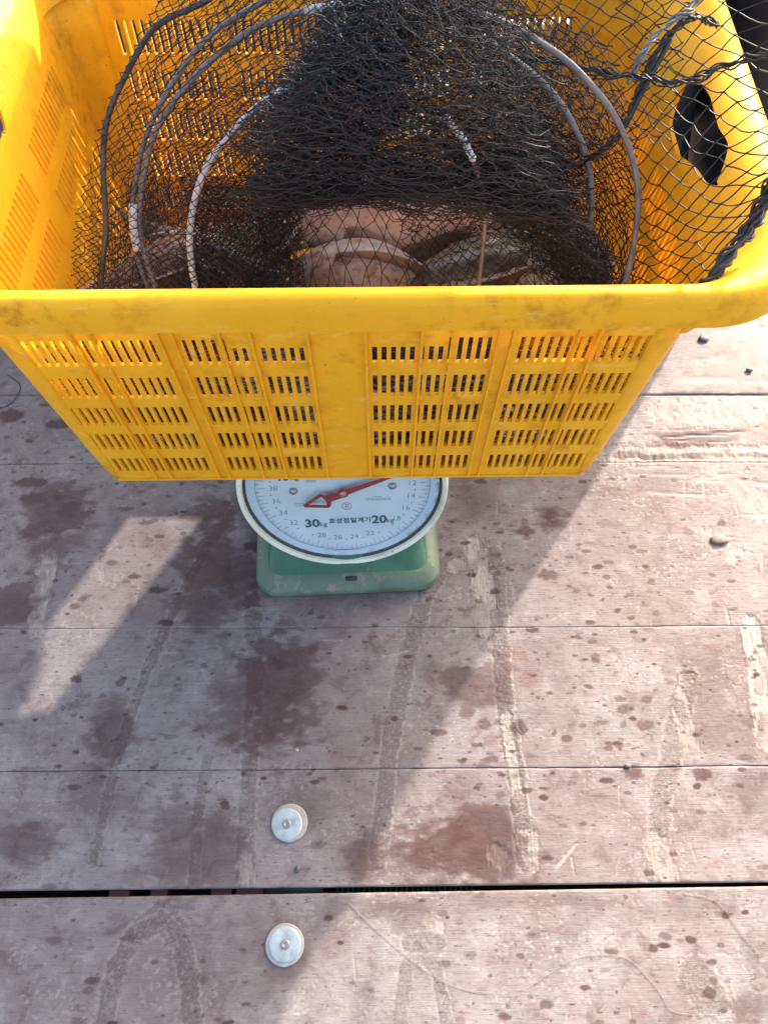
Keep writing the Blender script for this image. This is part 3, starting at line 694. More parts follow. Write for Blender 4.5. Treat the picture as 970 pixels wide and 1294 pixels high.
sw.append(bar(arrow[0], arrow[1], .0026, .0022)); sw.append(bar(arrow[2], arrow[1], .0020, .0022)); sw.append(bar(arrow[0], pq(-.022, -.0050), .0016, .0030)); sw.append(bar(pq(-.022, -.004), arrow[2], .0036, .0022))
link('pointer', fixn(mesh('pointer', *joinVF(sw), smooth=False)), M['red'], scale, (DL[0], DL[1] - .0032 * math.cos(TILT), DL[2] + .0032 * math.sin(TILT)), DR)
link('pivot', mesh('pivot', *lathe([(.0048, .0), (.0048, .0018), (.0040, .0026), (.0, .0030)], 20)), M['brass'], scale, (DL[0], DL[1] - .0042 * math.cos(TILT), DL[2] + .0042 * math.sin(TILT)), DR)
for sx in (-1, 1):
    link('rivet', mesh('rivet', *lathe([(.0056, .0), (.0050, .0022), (.0030, .0036), (.0, .0040)], 18)), M['steel'], face, (sx * .0635, .0015 + .001 * sx, -.0044))
link('latch', mesh('latch', *loft([(.010, -.004, .003, .003, .0), (.007, -.003, .002, .002, .003)])), M['rope'], scale, (.004, -.110, .0225), (.5, 0, 0))

# ------------------------------------------------------------------ fish lying in the crate
def fish_mesh(L, H, W, blunt=.5, seed=0, bend=.1):
    """body from tail root (x=-L/2) to snout (x=+L/2): one skin with an open mouth line"""
    rr = np.random.default_rng(seed); ns, k = 56, 28; V = []; F = []
    for i in range(ns):
        s = i / (ns - 1)
        env = (math.sin(PI * min(1, s * .86 + .07)) ** (.75)) * (.30 + .70 * sstep(0, .55, s))
        head = 1 - (1 - blunt * .5) * float(sstep(.74, 1.0, s)) ** 1.6
        h = H / 2 * max(.16, env) * head; wd = W / 2 * max(.12, env) * head
        if i == ns - 1: h *= .55; wd *= .6
        x = -L / 2 + L * s; yo = bend * L * (s - .5) ** 2 - bend * L * .1; zo = .006 * float(sstep(.6, 1, s)) * (-1)
        for j in range(k):
            a = 2 * PI * j / k; ca, sa = math.cos(a), math.sin(a)
            pinch = 1 - .30 * math.exp(-((s - .95) / .07) ** 2) * math.exp(-((a - PI * 1.0) / .2) ** 2) - .3 * math.exp(-((s - .95) / .07) ** 2) * (math.exp(-(a / .2) ** 2) + math.exp(-((a - 2 * PI) / .2) ** 2))
            gill = 1 - .05 * math.exp(-((s - .70) / .012) ** 2)
            V.append((x, yo + ca * wd * pinch * gill, zo + sa * h * gill * (1.0 if sa > 0 else .82)))
    for i in range(ns - 1):
        for j in range(k): F.append((i * k + j, (i + 1) * k + j, (i + 1) * k + (j + 1) % k, i * k + (j + 1) % k))
    F.append(tuple(range(k))); F.append(tuple((ns - 1) * k + j for j in range(k))[::-1])
    return fixn(mesh('fish_body', V, F))
def fan(pts_root, pts_tip, n=12, th=.0012, wav=.0):
    a = catmull(pts_root, n); b = catmull(pts_tip, n); b = a + (b - a) * (.25 + .75 * np.sin(np.linspace(.12, .93, n) * PI) ** .7)[:, None]; V = []; F = []
    for i in range(n):
        off = np.array([0, th / 2 + (.0012 if i % 2 else 0), 0]); V += [a[i] - off, a[i] + off, b[i] + off * .4, b[i] - off * .4]
    for i in range(n - 1):
        o = i * 4
        for q in range(4): F.append((o + q, o + (q + 1) % 4, o + 4 + (q + 1) % 4, o + 4 + q))
    F.append((0, 1, 2, 3)); F.append((4 * n - 1, 4 * n - 2, 4 * n - 3, 4 * n - 4))
    return fixn(mesh('fin', V, F))
def fish(label, loc, rz, L, H, W, mat, roll=0.0, pitch=0.0, blunt=.5, seed=0, bend=.1):
    t = thing('fish', label, 'fish', loc, rz, 'fish heaped in the yellow crate'); t.rotation_euler = (roll, pitch, rz)
    link('body', fish_mesh(L, H, W, blunt, seed, bend), M[mat], t)
    yb = bend * L * .25 - bend * L * .1
    link('tail_fin', fan([(-L * .48, yb, H * .06), (-L * .49, yb, 0), (-L * .48, yb, -H * .06)], [(-L * .64, yb + .004, H * .36), (-L * .60, yb, 0), (-L * .64, yb - .004, -H * .34)]), M['fin'], t)
    link('dorsal_fin', fan([(-L * .28, 0, H * .24), (-L * .05, -bend * L * .1, H * .42), (L * .18, -bend * L * .08, H * .45)], [(-L * .34, 0, H * .46), (-L * .08, 0, H * .72), (L * .16, -.002, H * .66)]), M['fin'], t)
    for sy in (-1, 1):
        y0 = sy * W * .44 - bend * L * .08
        link('pectoral_fin', fan([(L * .15, y0, -H * .02), (L * .14, y0, -H * .10), (L * .15, y0, -H * .18)], [(L * .03, y0 + sy * W * .12, H * .02), (-L * .02, y0 + sy * W * .16, -H * .12), (L * .04, y0 + sy * W * .12, -H * .24)]), M['fin'], t)
        e = link('eye', mesh('eye', *lathe([(.0052, -.002), (.0056, .0), (.0046, .0018), (.0030, .0024)], 16, cap_top=True)), M['eye_ring'], t, (L * .385, sy * W * .335 + bend * L * .03, H * .13), (sy * -PI / 2, 0, 0))
        link('pupil', mesh('pupil', *lathe([(.0033, .0), (.0030, .0016), (.0, .0024)], 14)), M['eye'], e, (0, 0, .0018))
    return t
def at(px, py, Z): return un(px, py, Z)
fish('big pink fish lying across the heap with its belly up, mid crate', at(478, 276, .452), PI - .05, .235, .088, .066, 'fish_pink', roll=.5, pitch=.04, blunt=.95, seed=1, bend=.08)
fish('grey and tan fish under the pink one, nearest the front rim', at(470, 350, .428), PI - .12, .19, .082, .070, 'fish_mixed', roll=-.35, pitch=.0, blunt=.9, seed=2)
fish('pale pink fish tail end lying behind the grey cord, right of the big one', at(590, 262, .440), .25, .20, .066, .05, 'fish_pink', roll=.9, blunt=.5, seed=3)
fish('mottled olive fish right of the pale belly under thick netting', at(600, 335, .432), .35, .24, .085, .06, 'fish_olive', roll=1.0, blunt=.7, seed=4)
fish('grey fish on the right of the heap beside the right hoop', at(690, 345, .430), 2.7, .21, .08, .06, 'fish_grey', roll=1.1, blunt=.6, seed=5)
fish('brown scaly fish at the left end of the heap behind the white hoop', at(205, 335, .430), .5, .22, .075, .055, 'fish_brown', roll=1.0, blunt=.5, seed=6)
fish('pale olive fish left of the middle under the white hoop', at(275, 325, .425), -.5, .21, .075, .055, 'fish_olive', roll=.9, blunt=.6, seed=7)
fish('dark brown fish left of the pink head', at(335, 300, .435), 1.2, .19, .07, .055, 'fish_brown', roll=1.0, blunt=.6, seed=8)
k = 0
for (x, y, z, rz, m, lab) in [(-.19, .478, .375, .2, 'fish_grey', 'grey fish pressed against the front slots, left end of the crate'), (-.08, .472, .40, 2.9, 'fish_grey', 'silvery fish behind the left middle slots of the front wall'), (.07, .470, .39, .1, 'fish_grey', 'silvery fish behind the right middle slots of the front wall'),
                              (.075, .515, .365, 2.6, 'fish_olive', 'olive fish behind the far right slots'), (-.12, .62, .365, .6, 'fish_olive', 'olive fish low in the back left of the crate'), (.05, .66, .370, 2.7, 'fish_brown', 'brown fish low in the back middle of the crate'), (-.20, .60, .380, 1.5, 'fish_brown', 'brown fish along the left end wall'),
                              (.02, .57, .350, 0, 'fish_grey', 'grey fish on the crate floor under the heap'), (-.03, .466, .345, 3.1, 'fish_pink', 'pale fish low behind the front wall middle')]:
    fish(lab, (x, y, z), rz, .205, .075, .055, m, roll=.8 + .25 * math.sin(k * 2.1), blunt=.6, seed=20 + k); k += 1

# ------------------------------------------------------------------ the net thrown over the crate
net = thing('fishing_net', 'black hooped fishing net heaped over the fish in the yellow crate', 'net', (CX, .60, .45))
NETO = np.array(net.location)
def interp2(C, u, v):
    """smooth patch through control points C (r,c,3) at u (columns) v (rows) in 0..1"""
    C = np.asarray(C, float); r, c, _ = C.shape
    rows = np.stack([catmull_at(C[i], u) for i in range(r)], 0)
    return catmull_pts(rows, v)
def _cw(f): return (-.5 * f + f ** 2 - .5 * f ** 3, 1 - 2.5 * f ** 2 + 1.5 * f ** 3, .5 * f + 2 * f ** 2 - 1.5 * f ** 3, -.5 * f ** 2 + .5 * f ** 3)
def catmull_at(P, u):
    P = np.concatenate([[2 * P[0] - P[1]], P, [2 * P[-1] - P[-2]]]); m = len(P) - 3
    t = np.clip(u, -.2, 1.2) * m; i = np.clip(np.floor(t).astype(int), 0, m - 1); f = (t - i)[:, None]
    w_ = _cw(f); return sum(w_[k] * P[i + k] for k in range(4))
def catmull_pts(R, v):
    R = np.concatenate([[2 * R[0] - R[1]], R, [2 * R[-1] - R[-2]]]); m = len(R) - 3; n = R.shape[1]
    t = np.clip(v, -.2, 1.2) * m; i = np.clip(np.floor(t).astype(int), 0, m - 1); f = (t - i)[:, None]; a = np.arange(n)
    w_ = _cw(f); return sum(w_[k] * R[i + k, a] for k in range(4))
def twine(A, Mi, B, r, k=3, ns=4):
    t = np.linspace(0, 1, ns)[None, :, None]
    P = (1 - t) ** 2 * A[:, None] + 2 * t * (1 - t) * Mi[:, None] + t ** 2 * B[:, None]
    Tn = np.gradient(P, axis=1); Tn /= np.linalg.norm(Tn, axis=2)[..., None] + 1e-12
    up = np.array([.3, .2, .93]); S = np.cross(Tn, up); S /= np.linalg.norm(S, axis=2)[..., None] + 1e-9; U = np.cross(S, Tn)
    n = len(A); rr = np.broadcast_to(r, (n,))[:, None, None]
    V = np.stack([P + rr * (S * math.cos(2 * PI * j / k) + U * math.sin(2 * PI * j / k)) for j in range(k)], 2)
    idx = np.arange(n * ns * k).reshape(n, ns, k); F = []
    for j in range(k):
        j2 = (j + 1) % k; F.append(np.stack([idx[:, :-1, j], idx[:, :-1, j2], idx[:, 1:, j2], idx[:, 1:, j]], -1).reshape(-1, 4))
    return V.reshape(-1, 3), np.concatenate(F)
def netting(ctrl, nu, nv, r, jit=.25, slack=.25, seed=0, warp=.0, knots=True, raw=False, drop=0.0):
    """diamond mesh over a smooth patch; ctrl rows of (px,py,height)"""
    g_ = np.random.default_rng(seed); C = np.array([[un(*q) if not raw else q for q in row] for row in ctrl])
    i, j = np.meshgrid(np.arange(nu + 1), np.arange(nv + 1), indexing='ij'); m = (i + j) % 2 == 0
    uu = i / nu; vv_ = j / nv
    ju = (g_.random(uu.shape) - .5) * jit / nu * 2 + warp * (fbm(uu * 5 + seed, vv_ * 5, 3) - .5); jv = (g_.random(uu.shape) - .5) * jit / nv * 2 + warp * (fbm(uu * 5 + 40, vv_ * 5 + seed, 3) - .5)
    Pn = interp2(C, (uu + ju).ravel(), (vv_ + jv).ravel()).reshape(nu + 1, nv + 1, 3)
    Pn[..., 2] += (fbm(uu * 4 + 3, vv_ * 4 + seed, 3) - .5) * .012 + (g_.random(uu.shape) - .5) * .003
    A = []; B = []
    for di in (1, -1):
        s = m[(slice(0, -1) if di == 1 else slice(1, None)), :-1]
        a = Pn[(slice(0, -1) if di == 1 else slice(1, None)), :-1][s]; b = Pn[(slice(1, None) if di == 1 else slice(0, -1)), 1:][s]
        A.append(a); B.append(b)
    A = np.concatenate(A); B = np.concatenate(B)
    if drop: kp = g_.random(len(A)) > drop; A, B = A[kp], B[kp]
    L = np.linalg.norm(B - A, axis=1)[:, None]
    Mi = (A + B) / 2 + (g_.random(A.shape) - .5) * L * slack - np.array([0, 0, 1]) * L * slack * .25
    V, F = twine(A, Mi, B, r * (.85 + .3 * g_.random(len(A))))
    if knots:
        K = Pn[m]; n = len(K); d = np.array([[1, 0, 0], [-1, 0, 0], [0, 1, 0], [0, -1, 0], [0, 0, 1], [0, 0, -1]], float)
        s_ = (r * (1.7 + .7 * g_.random((n, 3))))[:, None, :]; KV = (K[:, None] + d[None] * s_).reshape(-1, 3)
        tri = np.array([[0, 2, 4], [2, 1, 4], [1, 3, 4], [3, 0, 4], [2, 0, 5], [1, 2, 5], [3, 1, 5], [0, 3, 5]])
        KF = (np.arange(n)[:, None, None] * 6 + tri[None]).reshape(-1, 3); KF = np.concatenate([KF, KF[:, -1:]], 1)
        return V, F, KV, KF
    return V, F, None, None
def net_part(patches, name='netting'):
    Vs = []; Fs = []; o = 0; KVs = []; KFs = []; ko = 0
    for (V, F, KV, KF) in patches:
        Vs.append(V); Fs.append(F + o); o += len(V)
        if KV is not None: KVs.append(KV); KFs.append(KF[:, :3] + ko); ko += len(KV)
    me = mesh(name, np.concatenate(Vs) - NETO, np.concatenate(Fs))
    link(name, me, M['net'], net)
    if KVs: link('knots', mesh('knots', np.concatenate(KVs) - NETO, np.concatenate(KFs), False), M['net'], net)
# slack open meshes over the right end of the crate, lifted towards the person
right = netting([[(770, -60, .66), (850, -70, .68), (930, -80, .70), (1040, -90, .74)],
                 [(790, 60, .625), (850, 50, .645), (915, 40, .655), (1030, 30, .70)],
                 [(800, 160, .585), (855, 150, .620), (915, 140, .640), (1020, 120, .68)],
                 [(805, 260, .53), (855, 250, .590), (905, 235, .628), (990, 200, .66)],
                 [(798, 330, .50), (845, 325, .560), (895, 310, .612), (955, 275, .635)],
                 [(790, 395, .47), (830, 392, .520), (868, 385, .575), (905, 350, .618)]], 11, 36, .00062, .22, .22, 3)
right2 = netting([[(560, -60, .67), (660, -60, .67), (760, -70, .67), (880, -80, .68)],
                  [(600, 40, .63), (680, 30, .635), (770, 20, .64), (870, 10, .655)],
                  [(640, 110, .60), (700, 105, .605), (780, 100, .615), (860, 90, .635)],
                  [(680, 190, .57), (730, 190, .575), (790, 185, .59), (850, 180, .615)]], 16, 20, .00058, .3, .35, 8, .03)
net_part([right, right2])
# left: finer slack mesh bulging past the outer hoop
left = [[(225, -40, .655), (300, -50, .66), (380, -60, .665), (450, -60, .665)],
        [(170, 60, .615), (240, 60, .62), (330, 50, .63), (410, 40, .64)],
        [(125, 165, .565), (200, 165, .575), (290, 160, .59), (380, 140, .60)],
        [(98, 270, .515), (175, 275, .52), (260, 275, .53), (340, 265, .54)],
        [(96, 345, .480), (165, 350, .485), (240, 355, .49), (310, 350, .50)],
        [(100, 410, .455), (170, 415, .46), (250, 420, .46), (320, 420, .46)]]
sh = lambda G, dx, dy, dz: [[(x + dx, y + dy, z + dz) for x, y, z in row] for row in G]
net_part([netting(left, 38, 80, .00045, .35, .45, 11, .03), netting(sh(left, 20, 14, -.02), 28, 58, .00045, .4, .5, 12, .06), netting(sh(left, 70, 10, -.035), 24, 50, .00043, .4, .5, 13, .08),
          netting([[(240, 110, .565), (330, 100, .575), (420, 90, .585)], [(225, 190, .54), (320, 180, .55), (400, 175, .56)], [(225, 280, .505), (310, 275, .51), (380, 270, .515)], [(235, 400, .455), (310, 400, .455), (370, 400, .455)]], 30, 60, .00043, .4, .5, 14, .08)])
# front: stretched meshes hanging over the fish, finer at both sides
front = [[(350, 225, .545), (430, 225, .550), (520, 225, .545)], [(355, 265, .530), (440, 262, .535), (530, 265, .53)], [(350, 320, .505), (440, 318, .51), (540, 322, .505)], [(345, 410, .460), (440, 410, .46), (545, 410, .46)]]
net_part([netting(front, 18, 9, .00045, .35, .35, 21, .03),
          netting([[(500, 205, .555), (590, 205, .56), (690, 215, .555)], [(505, 260, .53), (600, 260, .535), (715, 265, .53)], [(510, 320, .505), (610, 320, .505), (735, 325, .50)], [(515, 410, .46), (620, 410, .46), (760, 410, .46)]], 30, 34, .00043, .4, .5, 22, .05),
          netting([[(510, 240, .53), (600, 240, .535), (700, 245, .53)], [(520, 320, .49), (610, 320, .495), (720, 325, .49)], [(520, 410, .455), (620, 410, .455), (740, 410, .455)]], 24, 20, .00043, .4, .5, 23, .06),
          netting([[(225, 220, .535), (300, 220, .54), (380, 220, .545)], [(235, 300, .50), (300, 300, .505), (370, 300, .51)], [(240, 410, .455), (300, 410, .455), (370, 410, .455)]], 34, 52, .00043, .4, .5, 24, .06)])
# right middle: tangled mesh between the hoops
rm = [[(560, -30, .650), (660, -20, .650), (770, 60, .635)], [(620, 80, .610), (720, 110, .605), (800, 160, .59)], [(660, 180, .570), (740, 200, .560), (806, 240, .545)], [(700, 270, .530), (760, 280, .520), (806, 300, .51)], [(720, 400, .465), (760, 400, .465), (800, 400, .465)]]
net_part([netting(rm, 22, 46, .00052, .4, .5, 31, .06), netting(sh(rm, -14, 10, -.025), 18, 36, .00052, .45, .6, 32, .08), netting(sh(rm, -40, 0, -.012), 24, 44, .00043, .45, .5, 33, .08)])
# the bunched middle: many layers drawn tight, their threads nearly parallel
bunch = []
base = [[(425, -40, .690), (500, -50, .700), (600, -40, .685)], [(385, 60, .650), (520, 55, .668), (660, 70, .640)], [(335, 150, .610), (510, 150, .630), (700, 170, .595)], [(310, 225, .568), (500, 225, .585), (715, 240, .56)], [(340, 262, .545), (520, 255, .560), (730, 280, .535)]]
for k in range(11):
    gk = np.random.default_rng(100 + k); G = [[(x + gk.uniform(-26, 26), y + gk.uniform(-14, 14), z + .005 * (k - 5)) for x, y, z in row] for row in base]
    bunch.append(netting(G, [16, 22, 14, 26][k % 4], [64, 40, 72, 48][k % 4], .00043, .6, .9, 200 + k, .2, k > 5))
tail = [[(560, 175, .600), (620, 190, .600), (690, 205, .59)], [(590, 225, .575), (655, 240, .572), (725, 260, .56)], [(625, 275, .550), (690, 295, .545), (750, 310, .535)], [(690, 330, .515), (735, 345, .510), (775, 350, .505)], [(730, 400, .47), (760, 410, .465), (790, 410, .46)]]
for k in range(5):
    gk = np.random.default_rng(300 + k); G = [[(x + gk.uniform(-16, 16), y + gk.uniform(-12, 12), z + .006 * (k - 2)) for x, y, z in row] for row in tail]
    bunch.append(netting(G, [12, 20][k % 2], [60, 44][k % 2], .00043, .6, .8, 320 + k, .16, k > 2))
lt = [[(455, -40, .69), (500, -40, .695), (560, -40, .69)], [(400, 50, .655), (460, 55, .66), (520, 60, .66)], [(350, 120, .62), (420, 130, .63), (500, 140, .63)], [(285, 190, .58), (380, 210, .585), (480, 215, .585)]]
for k in range(5):
    gk = np.random.default_rng(400 + k); G = [[(x + gk.uniform(-14, 14), y + gk.uniform(-12, 12), z + .006 * (k - 2)) for x, y, z in row] for row in lt]
    bunch.append(netting(G, [22, 14][k % 2], [36, 60][k % 2], .00041, .6, .8, 420 + k, .16, k > 2))
net_part(bunch)
net_part([netting([[(235 + 4 * q, 235, .535 - .012 * q), (300, 235, .54 - .012 * q), (375, 240, .54 - .012 * q)], [(240, 310, .50 - .012 * q), (305, 305, .505 - .012 * q), (365, 305, .505 - .012 * q)], [(245, 410, .455 - .006 * q), (305, 410, .455 - .006 * q), (385, 410, .455 - .006 * q)]], 24 + 4 * q, 44, .00043, .45, .6, 610 + q, .1) for q in range(2)]
         + [netting([[(330, 250, .530), (355, 250, .53), (385, 255, .53)], [(325, 310, .50), (352, 310, .505), (380, 315, .50)], [(335, 400, .46), (360, 400, .46), (390, 400, .46)]], 22, 30, .00043, .6, .8, 620, .15)])
inner = []
for k in range(3):
    y0 = .427 + .008 * k
    G = [[(CX - .245, y0, .318), (CX - .1, y0 - .004, .316), (CX + .1, y0, .316), (CX + .245, y0, .318)], [(CX - .252, y0 + .004, .39), (CX - .1, y0 + .012, .40), (CX + .1, y0 + .006, .39), (CX + .252, y0 + .004, .39)], [(CX - .262, y0 - .006, .46), (CX - .1, y0 + .014, .455), (CX + .1, y0 + .01, .46), (CX + .262, y0 - .004, .46)], [(CX - .265, y0 - .006, .50), (CX - .1, y0 + .02, .485), (CX + .1, y0 + .02, .485), (CX + .265, y0 - .004, .50)]]
    inner.append(netting(G, 60, 34, .00045, .5, .6, 500 + k, .08, k < 2, True, .08))
for k in range(3):
    x0 = CX - .235 + .016 * k
    inner.append(netting([[(x0 + .01, .45, .32), (x0 + .012, .6, .32), (x0 + .01, .74, .32)], [(x0, .45, .40), (x0 + .004, .6, .41), (x0, .74, .40)], [(x0 - .006, .45, .47), (x0, .6, .475), (x0 + .01, .72, .46)]], 36, 26, .00043, .5, .6, 520 + k, .08, k < 1, True))
net_part(inner)
# hoops
def hoop(pts, r, mat, name='hoop', parent=None, n=70):
    P = catmull([un(*p) for p in pts], n) - NETO
    return link(name, mesh(name, *tube(P, r, 9)), M[mat], parent or net)
hoop([(320, -45, .668), (262, 0, .640), (197, 34, .622), (157, 99, .595), (135, 155, .568), (131, 217, .540), (134, 290, .508), (129, 365, .472), (150, 440, .44)], .0027, 'hoop_dark')
hoop([(430, -40, .662), (337, 0, .640), (265, 45, .617), (225, 95, .592), (196, 145, .57), (178, 195, .545), (168, 260, .515), (171, 310, .492), (182, 350, .475), (215, 430, .44)], .0025, 'hoop')
h3 = hoop([(215, 420, .445), (197, 366, .470), (184, 325, .490), (176, 280, .510), (181, 225, .535), (197, 165, .565), (230, 115, .590), (280, 65, .613), (330, 32, .628), (385, 14, .638), (450, 3, .648), (520, 4, .652), (595, 15, .655), (640, 30, .650), (700, 65, .640), (735, 95, .630), (770, 137, .612), (791, 178, .592), (802, 215, .575), (806, 250, .558), (803, 290, .54), (796, 330, .52), (787, 362, .505), (760, 430, .46)], .0027, 'hoop', n=120)
hoop([(386, 14, .640), (415, 8, .646), (452, 3, .651)], .0036, 'hoop_white', 'hoop_sleeve', n=10)
hoop([(168, 258, .522), (169, 290, .507), (174, 318, .495)], .0040, 'hoop_white', 'hoop_sleeve', n=10)
hoop([(255, 430, .445), (247, 366, .480), (242, 335, .495), (240, 300, .512), (244, 262, .530), (255, 225, .548), (272, 193, .563), (297, 163, .58), (330, 131, .598), (366, 110, .612), (420, 92, .612), (500, 85, .61)], .0031, 'hoop_white')
hoop([(560, 22, .645), (630, 62, .632), (690, 110, .610), (722, 155, .590), (742, 205, .565), (747, 255, .54), (742, 300, .515), (735, 330, .50), (752, 372, .475), (770, 430, .45)], .0029, 'hoop')
hoop([(596, 200, .600), (612, 250, .57), (612, 290, .55), (606, 350, .51), (600, 420, .46)], .0018, 'hoop')
# cords: drawn along the net's edge, plaited from strands
def cord(pts, r, mat='rope', strands=3, pitch=.016, n=90, name='edge_cord', fuzz=.25, seed=0, sr=.62):
    P = catmull([un(*p) for p in pts], n) - NETO; L = np.concatenate([[0], np.cumsum(np.linalg.norm(np.diff(P, axis=0), axis=1))])
    T_ = np.gradient(P, axis=0); T_ /= np.linalg.norm(T_, axis=1)[:, None]; A = np.cross(T_, [.2, .1, 1.0]); A /= np.linalg.norm(A, axis=1)[:, None]; B = np.cross(T_, A)
    g_ = np.random.default_rng(seed); parts = []
    for s in range(strands):
        ph = 2 * PI * s / strands + 2 * PI * L / pitch; wob = 1 + fuzz * (vnoise(L * 90 + s * 7, L * 0 + seed) - .5) * 2
        parts.append(tube(P + (A * np.cos(ph)[:, None] + B * np.sin(ph)[:, None]) * (r * .55 * wob)[:, None], r * sr, 6))
    return link(name, mesh(name, *joinVF(parts)), M[mat], net)
cord([(985, 215, .662), (965, 250, .645), (945, 290, .630), (920, 325, .622), (897, 352, .614), (875, 368, .600)], .0046, strands=8, fuzz=1.6, pitch=.045, seed=3, sr=.30)
cord([(985, 215, .664), (966, 252, .648), (948, 288, .634), (925, 320, .626), (903, 345, .618)], .0036, strands=6, fuzz=2.2, pitch=.06, seed=9, sr=.25)
cord([(640, 70, .62), (700, 78, .625), (770, 92, .63), (810, 98, .635), (850, 103, .645), (885, 96, .655), (920, 82, .665), (975, 66, .69), (1040, 40, .71)], .0030, strands=7, pitch=.06, fuzz=2.0, seed=4, sr=.26)
cord([(730, 210, .56), (765, 185, .585), (788, 160, .60), (800, 135, .61), (820, 85, .632), (845, 45, .648), (865, 28, .655), (885, 23, .652), (905, 33, .640)], .0028, strands=5, fuzz=1.3, pitch=.03, seed=5, sr=.36)
cord([(792, 105, .625), (815, 60, .645), (845, 30, .655), (870, 15, .66), (890, -10, .665)], .0030, 'hoop', strands=5, fuzz=1.6, pitch=.03, seed=6, sr=.34)
hoop([(755, 195, .575), (785, 165, .595), (812, 115, .62), (846, 50, .645)], .0022, 'rope', 'draw_cord', n=30)
hoop([(680, 215, .56), (735, 205, .565), (770, 182, .58)], .0020, 'rope', 'draw_cord', n=20)
cord([(562, 148, .638), (576, 165, .630), (588, 182, .622), (598, 203, .612)], .0026, 'hoop_white', strands=2, pitch=.010, n=50, name='white_cord', seed=7)

# ------------------------------------------------------------------ small loose things on the boards
def lump(px, py, rx, ry, rz, mat, name, label, cat, seed, group=None):
    x, y, _ = un(px, py); g_ = np.random.default_rng(seed); V = []; F = []; n, k = 6, 9
    for i in range(n + 1):
        th = PI * i / n
        for j in range(k):
            a = 2 * PI * j / k; q = .8 + .4 * g_.random()
            V.append((rx * math.sin(th) * math.cos(a) * q, ry * math.sin(th) * math.sin(a) * q, rz * (math.cos(th) * .8 + .75)))
    for i in range(n):
        for j in range(k): F.append((i * k + j, (i + 1) * k + j, (i + 1) * k + (j + 1) % k, i * k + (j + 1) % k))
    return tag(link(name, fixn(mesh(name, V, F)), M[mat], None, (x, y, 0)), label, cat, group)
lump(888, 428, .009, .007, .003, 'stone', 'pebble', 'dark wet pebble on the boards right below the crate rim corner', 'pebble', 1)
lump(946, 468, .006, .004, .003, 'stone', 'pebble', 'small grey pebble on the sunlit boards far right', 'pebble', 2)
lump(908, 682, .014, .008, .003, 'wood', 'wood_chip', 'pale splintered wood chip on the sunlit boards at right', 'wood chip', 3)
lump(792, 968, .004, .003, .002, 'stone', 'grit', 'small dark grit lump on the second seam, sunlit right side', 'grit', 4)
lump(376, 1098, .003, .004, .002, 'stone', 'grit', 'tiny grit crumb just above the open joint by the washer', 'grit', 5)
lump(375, 948, .0025, .0025, .0015, 'white_ring', 'grit', 'pale crumb on the shaded board under the scale', 'grit', 6)
def line(pts, r, mat, label):
    P = catmull([np.array(un(*p)) for p in pts], 80) + np.array([0, 0, .0012])
    tag(link('fishing_line', mesh('fishing_line', *tube(P, r, 5)), M[mat]), label, 'line')
line([(440, 1140), (480, 1178), (530, 1220), (575, 1246), (620, 1254), (665, 1248), (700, 1226), (735, 1208), (790, 1210), (830, 1250), (850, 1278), (905, 1282)], .00020, 'line', 'thin tan fishing line looping over the sunlit front board')
line([(862, 1128), (905, 1140), (940, 1185), (985, 1235)], .00022, 'line', 'straight tan fishing line at the right of the front board')
line([(-10, 518), (12, 512), (24, 498), (25, 486), (10, 474)], .0007, 'line_dark', 'dark curl of line on the boards at far left')

# ------------------------------------------------------------------ the person behind the crate (mostly out of the picture)
per = thing('person', 'person in black waders and boots crouching behind the crate at right', 'person', (.56, 1.36, 0))
PO = Vector((.56, 1.36, 0))
pl = lambda p: (p[0] - PO.x, p[1] - PO.y, p[2]) + tuple(p[3:])
hip = (.590, 1.500, .34); chest = (.515, 1.33, .80)
body_p = [hip + (.15, .12), (.555, 1.43, .56, .135, .105), chest + (.155, .105), (.480, 1.27, .97, .055), (.470, 1.23, 1.04, .07, .08), (.455, 1.19, 1.12, .085, .1),
          (.480, 1.44, .36, .085), (.280, 1.22, .52, .062), (.475, 1.25, .10, .042), (.475, 1.13, .035, .035),
          (.680, 1.46, .36, .085), (.575, 1.23, .53, .062), (.615, 1.26, .10, .042), (.625, 1.15, .035, .035),
          (.340, 1.33, .92, .055), (-.030, 1.17, .86, .045), (.350, .93, .80, .032), (.635, 1.36, .88, .055), (.620, 1.27, .64, .045), (.600, 1.17, .655, .032)]
body_e = [(0, 1), (1, 2), (2, 3), (3, 4), (4, 5), (0, 6), (6, 7), (7, 8), (8, 9), (0, 10), (10, 11), (11, 12), (12, 13), (2, 14), (14, 15), (15, 16), (2, 17), (17, 18), (18, 19)]
link('body', skin('body', [pl(p) for p in body_p], body_e), M['skin'], per)
wad = [hip + (.175, .15), (.555, 1.43, .58, .165, .125), (.480, 1.44, .36, .115), (.280, 1.22, .52, .095), (.430, 1.245, .26, .092), (.475, 1.24, .055, .085, .06), (.478, 1.13, .048, .060, .046), (.478, 1.06, .042, .050, .036),
       (.680, 1.46, .36, .115), (.575, 1.23, .53, .095), (.605, 1.25, .28, .112), (.628, 1.25, .055, .105, .06), (.620, 1.15, .048, .070, .046), (.620, 1.08, .042, .056, .036)]
link('waders', skin('waders', [pl(p) for p in wad], [(0, 1), (0, 2), (2, 3), (3, 4), (4, 5), (5, 6), (6, 7), (0, 8), (8, 9), (9, 10), (10, 11), (11, 12), (12, 13)]), M['wader'], per)
jac = [(.575, 1.45, .50, .178, .14), chest + (.18, .13), (.483, 1.28, .93, .10, .09), (.340, 1.33, .92, .075), (-.030, 1.17, .86, .085), (.346, .955, .80, .048), (.635, 1.36, .88, .085), (.620, 1.27, .64, .070), (.605, 1.18, .655, .056)]  # left elbow flared wide to shade the left inside wall of the crate
